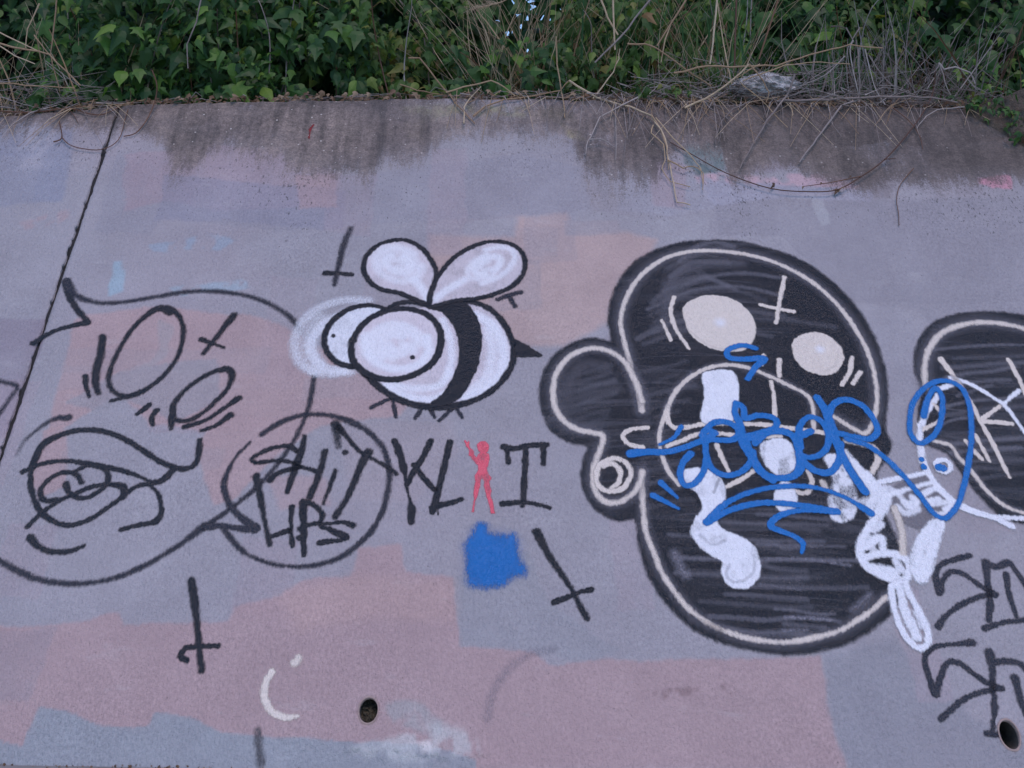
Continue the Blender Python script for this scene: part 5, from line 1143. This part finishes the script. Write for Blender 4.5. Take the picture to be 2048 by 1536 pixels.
# bundle of dead grey vine hanging as a column
vb = bpy.data.objects.new('vine_bundle', None); COL.objects.link(vb); vb.location = P3(1716, 205, .02, .03)
vb['label'] = 'grey bundle of dead vines hanging like a column over the crest'; vb['category'] = 'vine'
for i, ln in enumerate([[(1706, 80), (1700, 100), (1706, 140), (1714, 175), (1718, 200), (1716, 250)], [(1712, 80), (1716, 110), (1710, 120), (1708, 150), (1716, 185)], [(1704, 84), (1695, 100), (1700, 140), (1712, 170)], [(1718, 95), (1716, 130), (1720, 165), (1717, 200)], [(1730, 98), (1740, 140), (1752, 180), (1768, 216)], [(1738, 110), (1760, 145), (1790, 175), (1830, 190)], [(1692, 55), (1703, 75), (1708, 85)], [(1720, 55), (1710, 70), (1704, 80)], [(1690, 112), (1650, 150), (1600, 172)], [(1688, 120), (1660, 135), (1620, 160)], [(1685, 150), (1665, 180), (1640, 198)], [(1662, 53), (1680, 53), (1692, 58)]]):
    B = Acc(); B.tube(smooth_pts([P3(p[0], p[1], .02, .02 + .008 * (i % 4)) - vb.location for p in ln], 4), .0036, .0022, 5)
    link('vine_strand', B.mesh('vine_strand'), MAT_TWIG, vb)

# pale feathery seed head at the top
sh = strand('seed_stalk', 'pale feathery seed head drooping at the very top', 'seed head', [[(1045, -40), (1020, -5), (990, 8), (965, 14)]], MAT_STRAW, .003, .002, .02, .05)
B = Acc()
for i in range(70):
    t = random.random(); p = P3(1005 - 50 * t, 4 + 12 * t, .02, .05) - sh.location
    d = Vector((-random.uniform(.02, .09), random.gauss(0, .03), random.gauss(-.012, .022)))
    B.tube([p, p + d * .5 + Vector((0, 0, .006)), p + d], .0008, .0004, 3, .6 + .4 * random.random())
link('plume', B.mesh('plume'), MAT_STRAW, sh)

# pale crumbled lump in the litter
def lump(px0, px1, py0, py1, depth, name):
    c = at((px0 + px1) / 2, (py0 + py1) / 2, YE + .10); rx = (px1 - px0) / 2 / PXM; rz = (py1 - py0) / 2 / PXM
    V, F = [], []; n, m = 44, 22
    for j in range(m + 1):
        th = math.pi * j / m
        for i in range(n):
            ph = 2 * math.pi * i / n; d = Vector((math.sin(th) * math.cos(ph), math.sin(th) * math.sin(ph), math.cos(th)))
            a = np.array([d.x * 3 + 9]); b = np.array([d.z * 3 + d.y * 2.3]); k = .72 + .55 * float(fbm(a, b, 31, 4)[0]) + .35 * (float(fbm(a * 3.5, b * 3.5, 37, 3)[0]) - .5)
            V.append((d.x * rx * k, d.y * depth * k, d.z * rz * k * (1.15 - .35 * abs(d.x + .2))))
    for j in range(m):
        for i in range(n): F.append((j * n + i, j * n + (i + 1) % n, (j + 1) * n + (i + 1) % n, (j + 1) * n + i))
    o = link(name, pymesh(name, V, F, False), MAT_PALE, None, label='crumbled whitish lump half buried in twigs on the crest', category='debris'); o.location = c
    return o
lump(1470, 1592, 152, 196, .09, 'pale_lump')

MAT_SLUMP = simple_mat('pale_soil', (0.045, 0.036, 0.028), (0.16, 0.125, 0.098), 22, 0.95, 0.8, 0.03)
# soil and weeds slumping over the slab at the right
us = np.linspace(2.28, 4.6, 70); vs_ = np.linspace(0, 1, 22)
U, T = np.meshgrid(us, vs_)
bx, bv2 = W([1880, 1923, 1960, 2000, 2048, 2150, 2300, 2600], [216, 228, 246, 268, 296, 330, 352, 370])
low = np.interp(U, bx, bv2) + (fbm(U * 7, U * 0, 3, 3) - .5) * .03; top = v_top(U) + .03; low = np.minimum(low, top - .01)
Vv = low + (top - low) * T
hgt = (sst(0, .25, T) * .055 + .05 * T) * sst(2.28, 2.6, U) * (.6 + .8 * fbm(U * 9, Vv * 9, 71, 3)) - .006 * (1 - T)
cs = np.stack([U, Vv * CT - hgt * ST, Vv * ST + hgt * CT], -1)
nr, nc = U.shape; jj, ii = np.meshgrid(np.arange(nr - 1), np.arange(nc - 1), indexing='ij'); jj = jj.ravel(); ii = ii.ravel()
me = quadmesh('soil_slump', cs.reshape(-1, 3), np.stack([jj * nc + ii, jj * nc + ii + 1, (jj + 1) * nc + ii + 1, (jj + 1) * nc + ii], 1))
link('soil_slump', me, MAT_SLUMP, None, kind='structure', label='dark soil slumped over the slab at the upper right', category='soil')
def sprout(label, px, py, n, size, rad, mat=1):
    b = P3(px, py, .02, .0); r = bpy.data.objects.new('weed_sprout', None); COL.objects.link(r); r.location = b
    r['label'] = label; r['category'] = 'weed'
    for i in range(n):
        p = Vector((random.gauss(0, rad), random.gauss(-.02, rad * .5), abs(random.gauss(.02, rad * .6))))
        o = link('leaf', LEAF_ME[mat, random.choice([1, 3, 4, 6, 7])], None, r); o.matrix_local = leaf_frame(p, size * random.uniform(.6, 1.2), 1.2)
    B = Acc()
    for i in range(4): B.tube([(0, 0, -.02), (random.gauss(0, rad * .5), -.02, .02), (random.gauss(0, rad), -.03, .05)], .0016, .0008, 4)
    link('stem', B.mesh('stem'), MAT_VINE, r)
sprout('small bright sprout on the crest left of the peaked straw', 1284, 182, 9, .048, .025)
sprout('feathery low sprout on the crest beside the tan straw', 1362, 188, 14, .034, .035)
sprout('weed spilling over the slumped soil at the right edge', 2010, 245, 30, .042, .07, 0)
sprout('lower weed growing on the soil at the right edge', 2044, 285, 22, .04, .05, 0)
for k_, (px_, py_) in enumerate(((1985, 232), (2035, 262), (1960, 226))):
    sprout(('low weed on the slumped soil beside the crest', 'tiny weed in the soil at the frame edge', 'pale weed at the upper end of the slumped soil')[k_], px_, py_, 18, .036, .05, k_ % 2)
sprout('small weed on the slumped soil near the level stick', 1950, 205, 16, .036, .045, 1)
# debris along the toe
A = Acc()
for i in range(150):
    u = random.uniform(-2.4, .2) if random.random() < .6 else random.gauss(-1.2, .15); c = Vector((u, -random.uniform(.0, .03), -.018 - .011 * u + random.random() * .006))
    A.leaf(leaf_frame(c, random.uniform(.004, .014), 2.0, 1.5), random.randrange(9))
link('toe_litter', A.mesh('toe_litter'), MAT_LITTER, None, kind='stuff', label='line of dirt and dead leaf scraps along the foot of the bank', category='leaf litter')
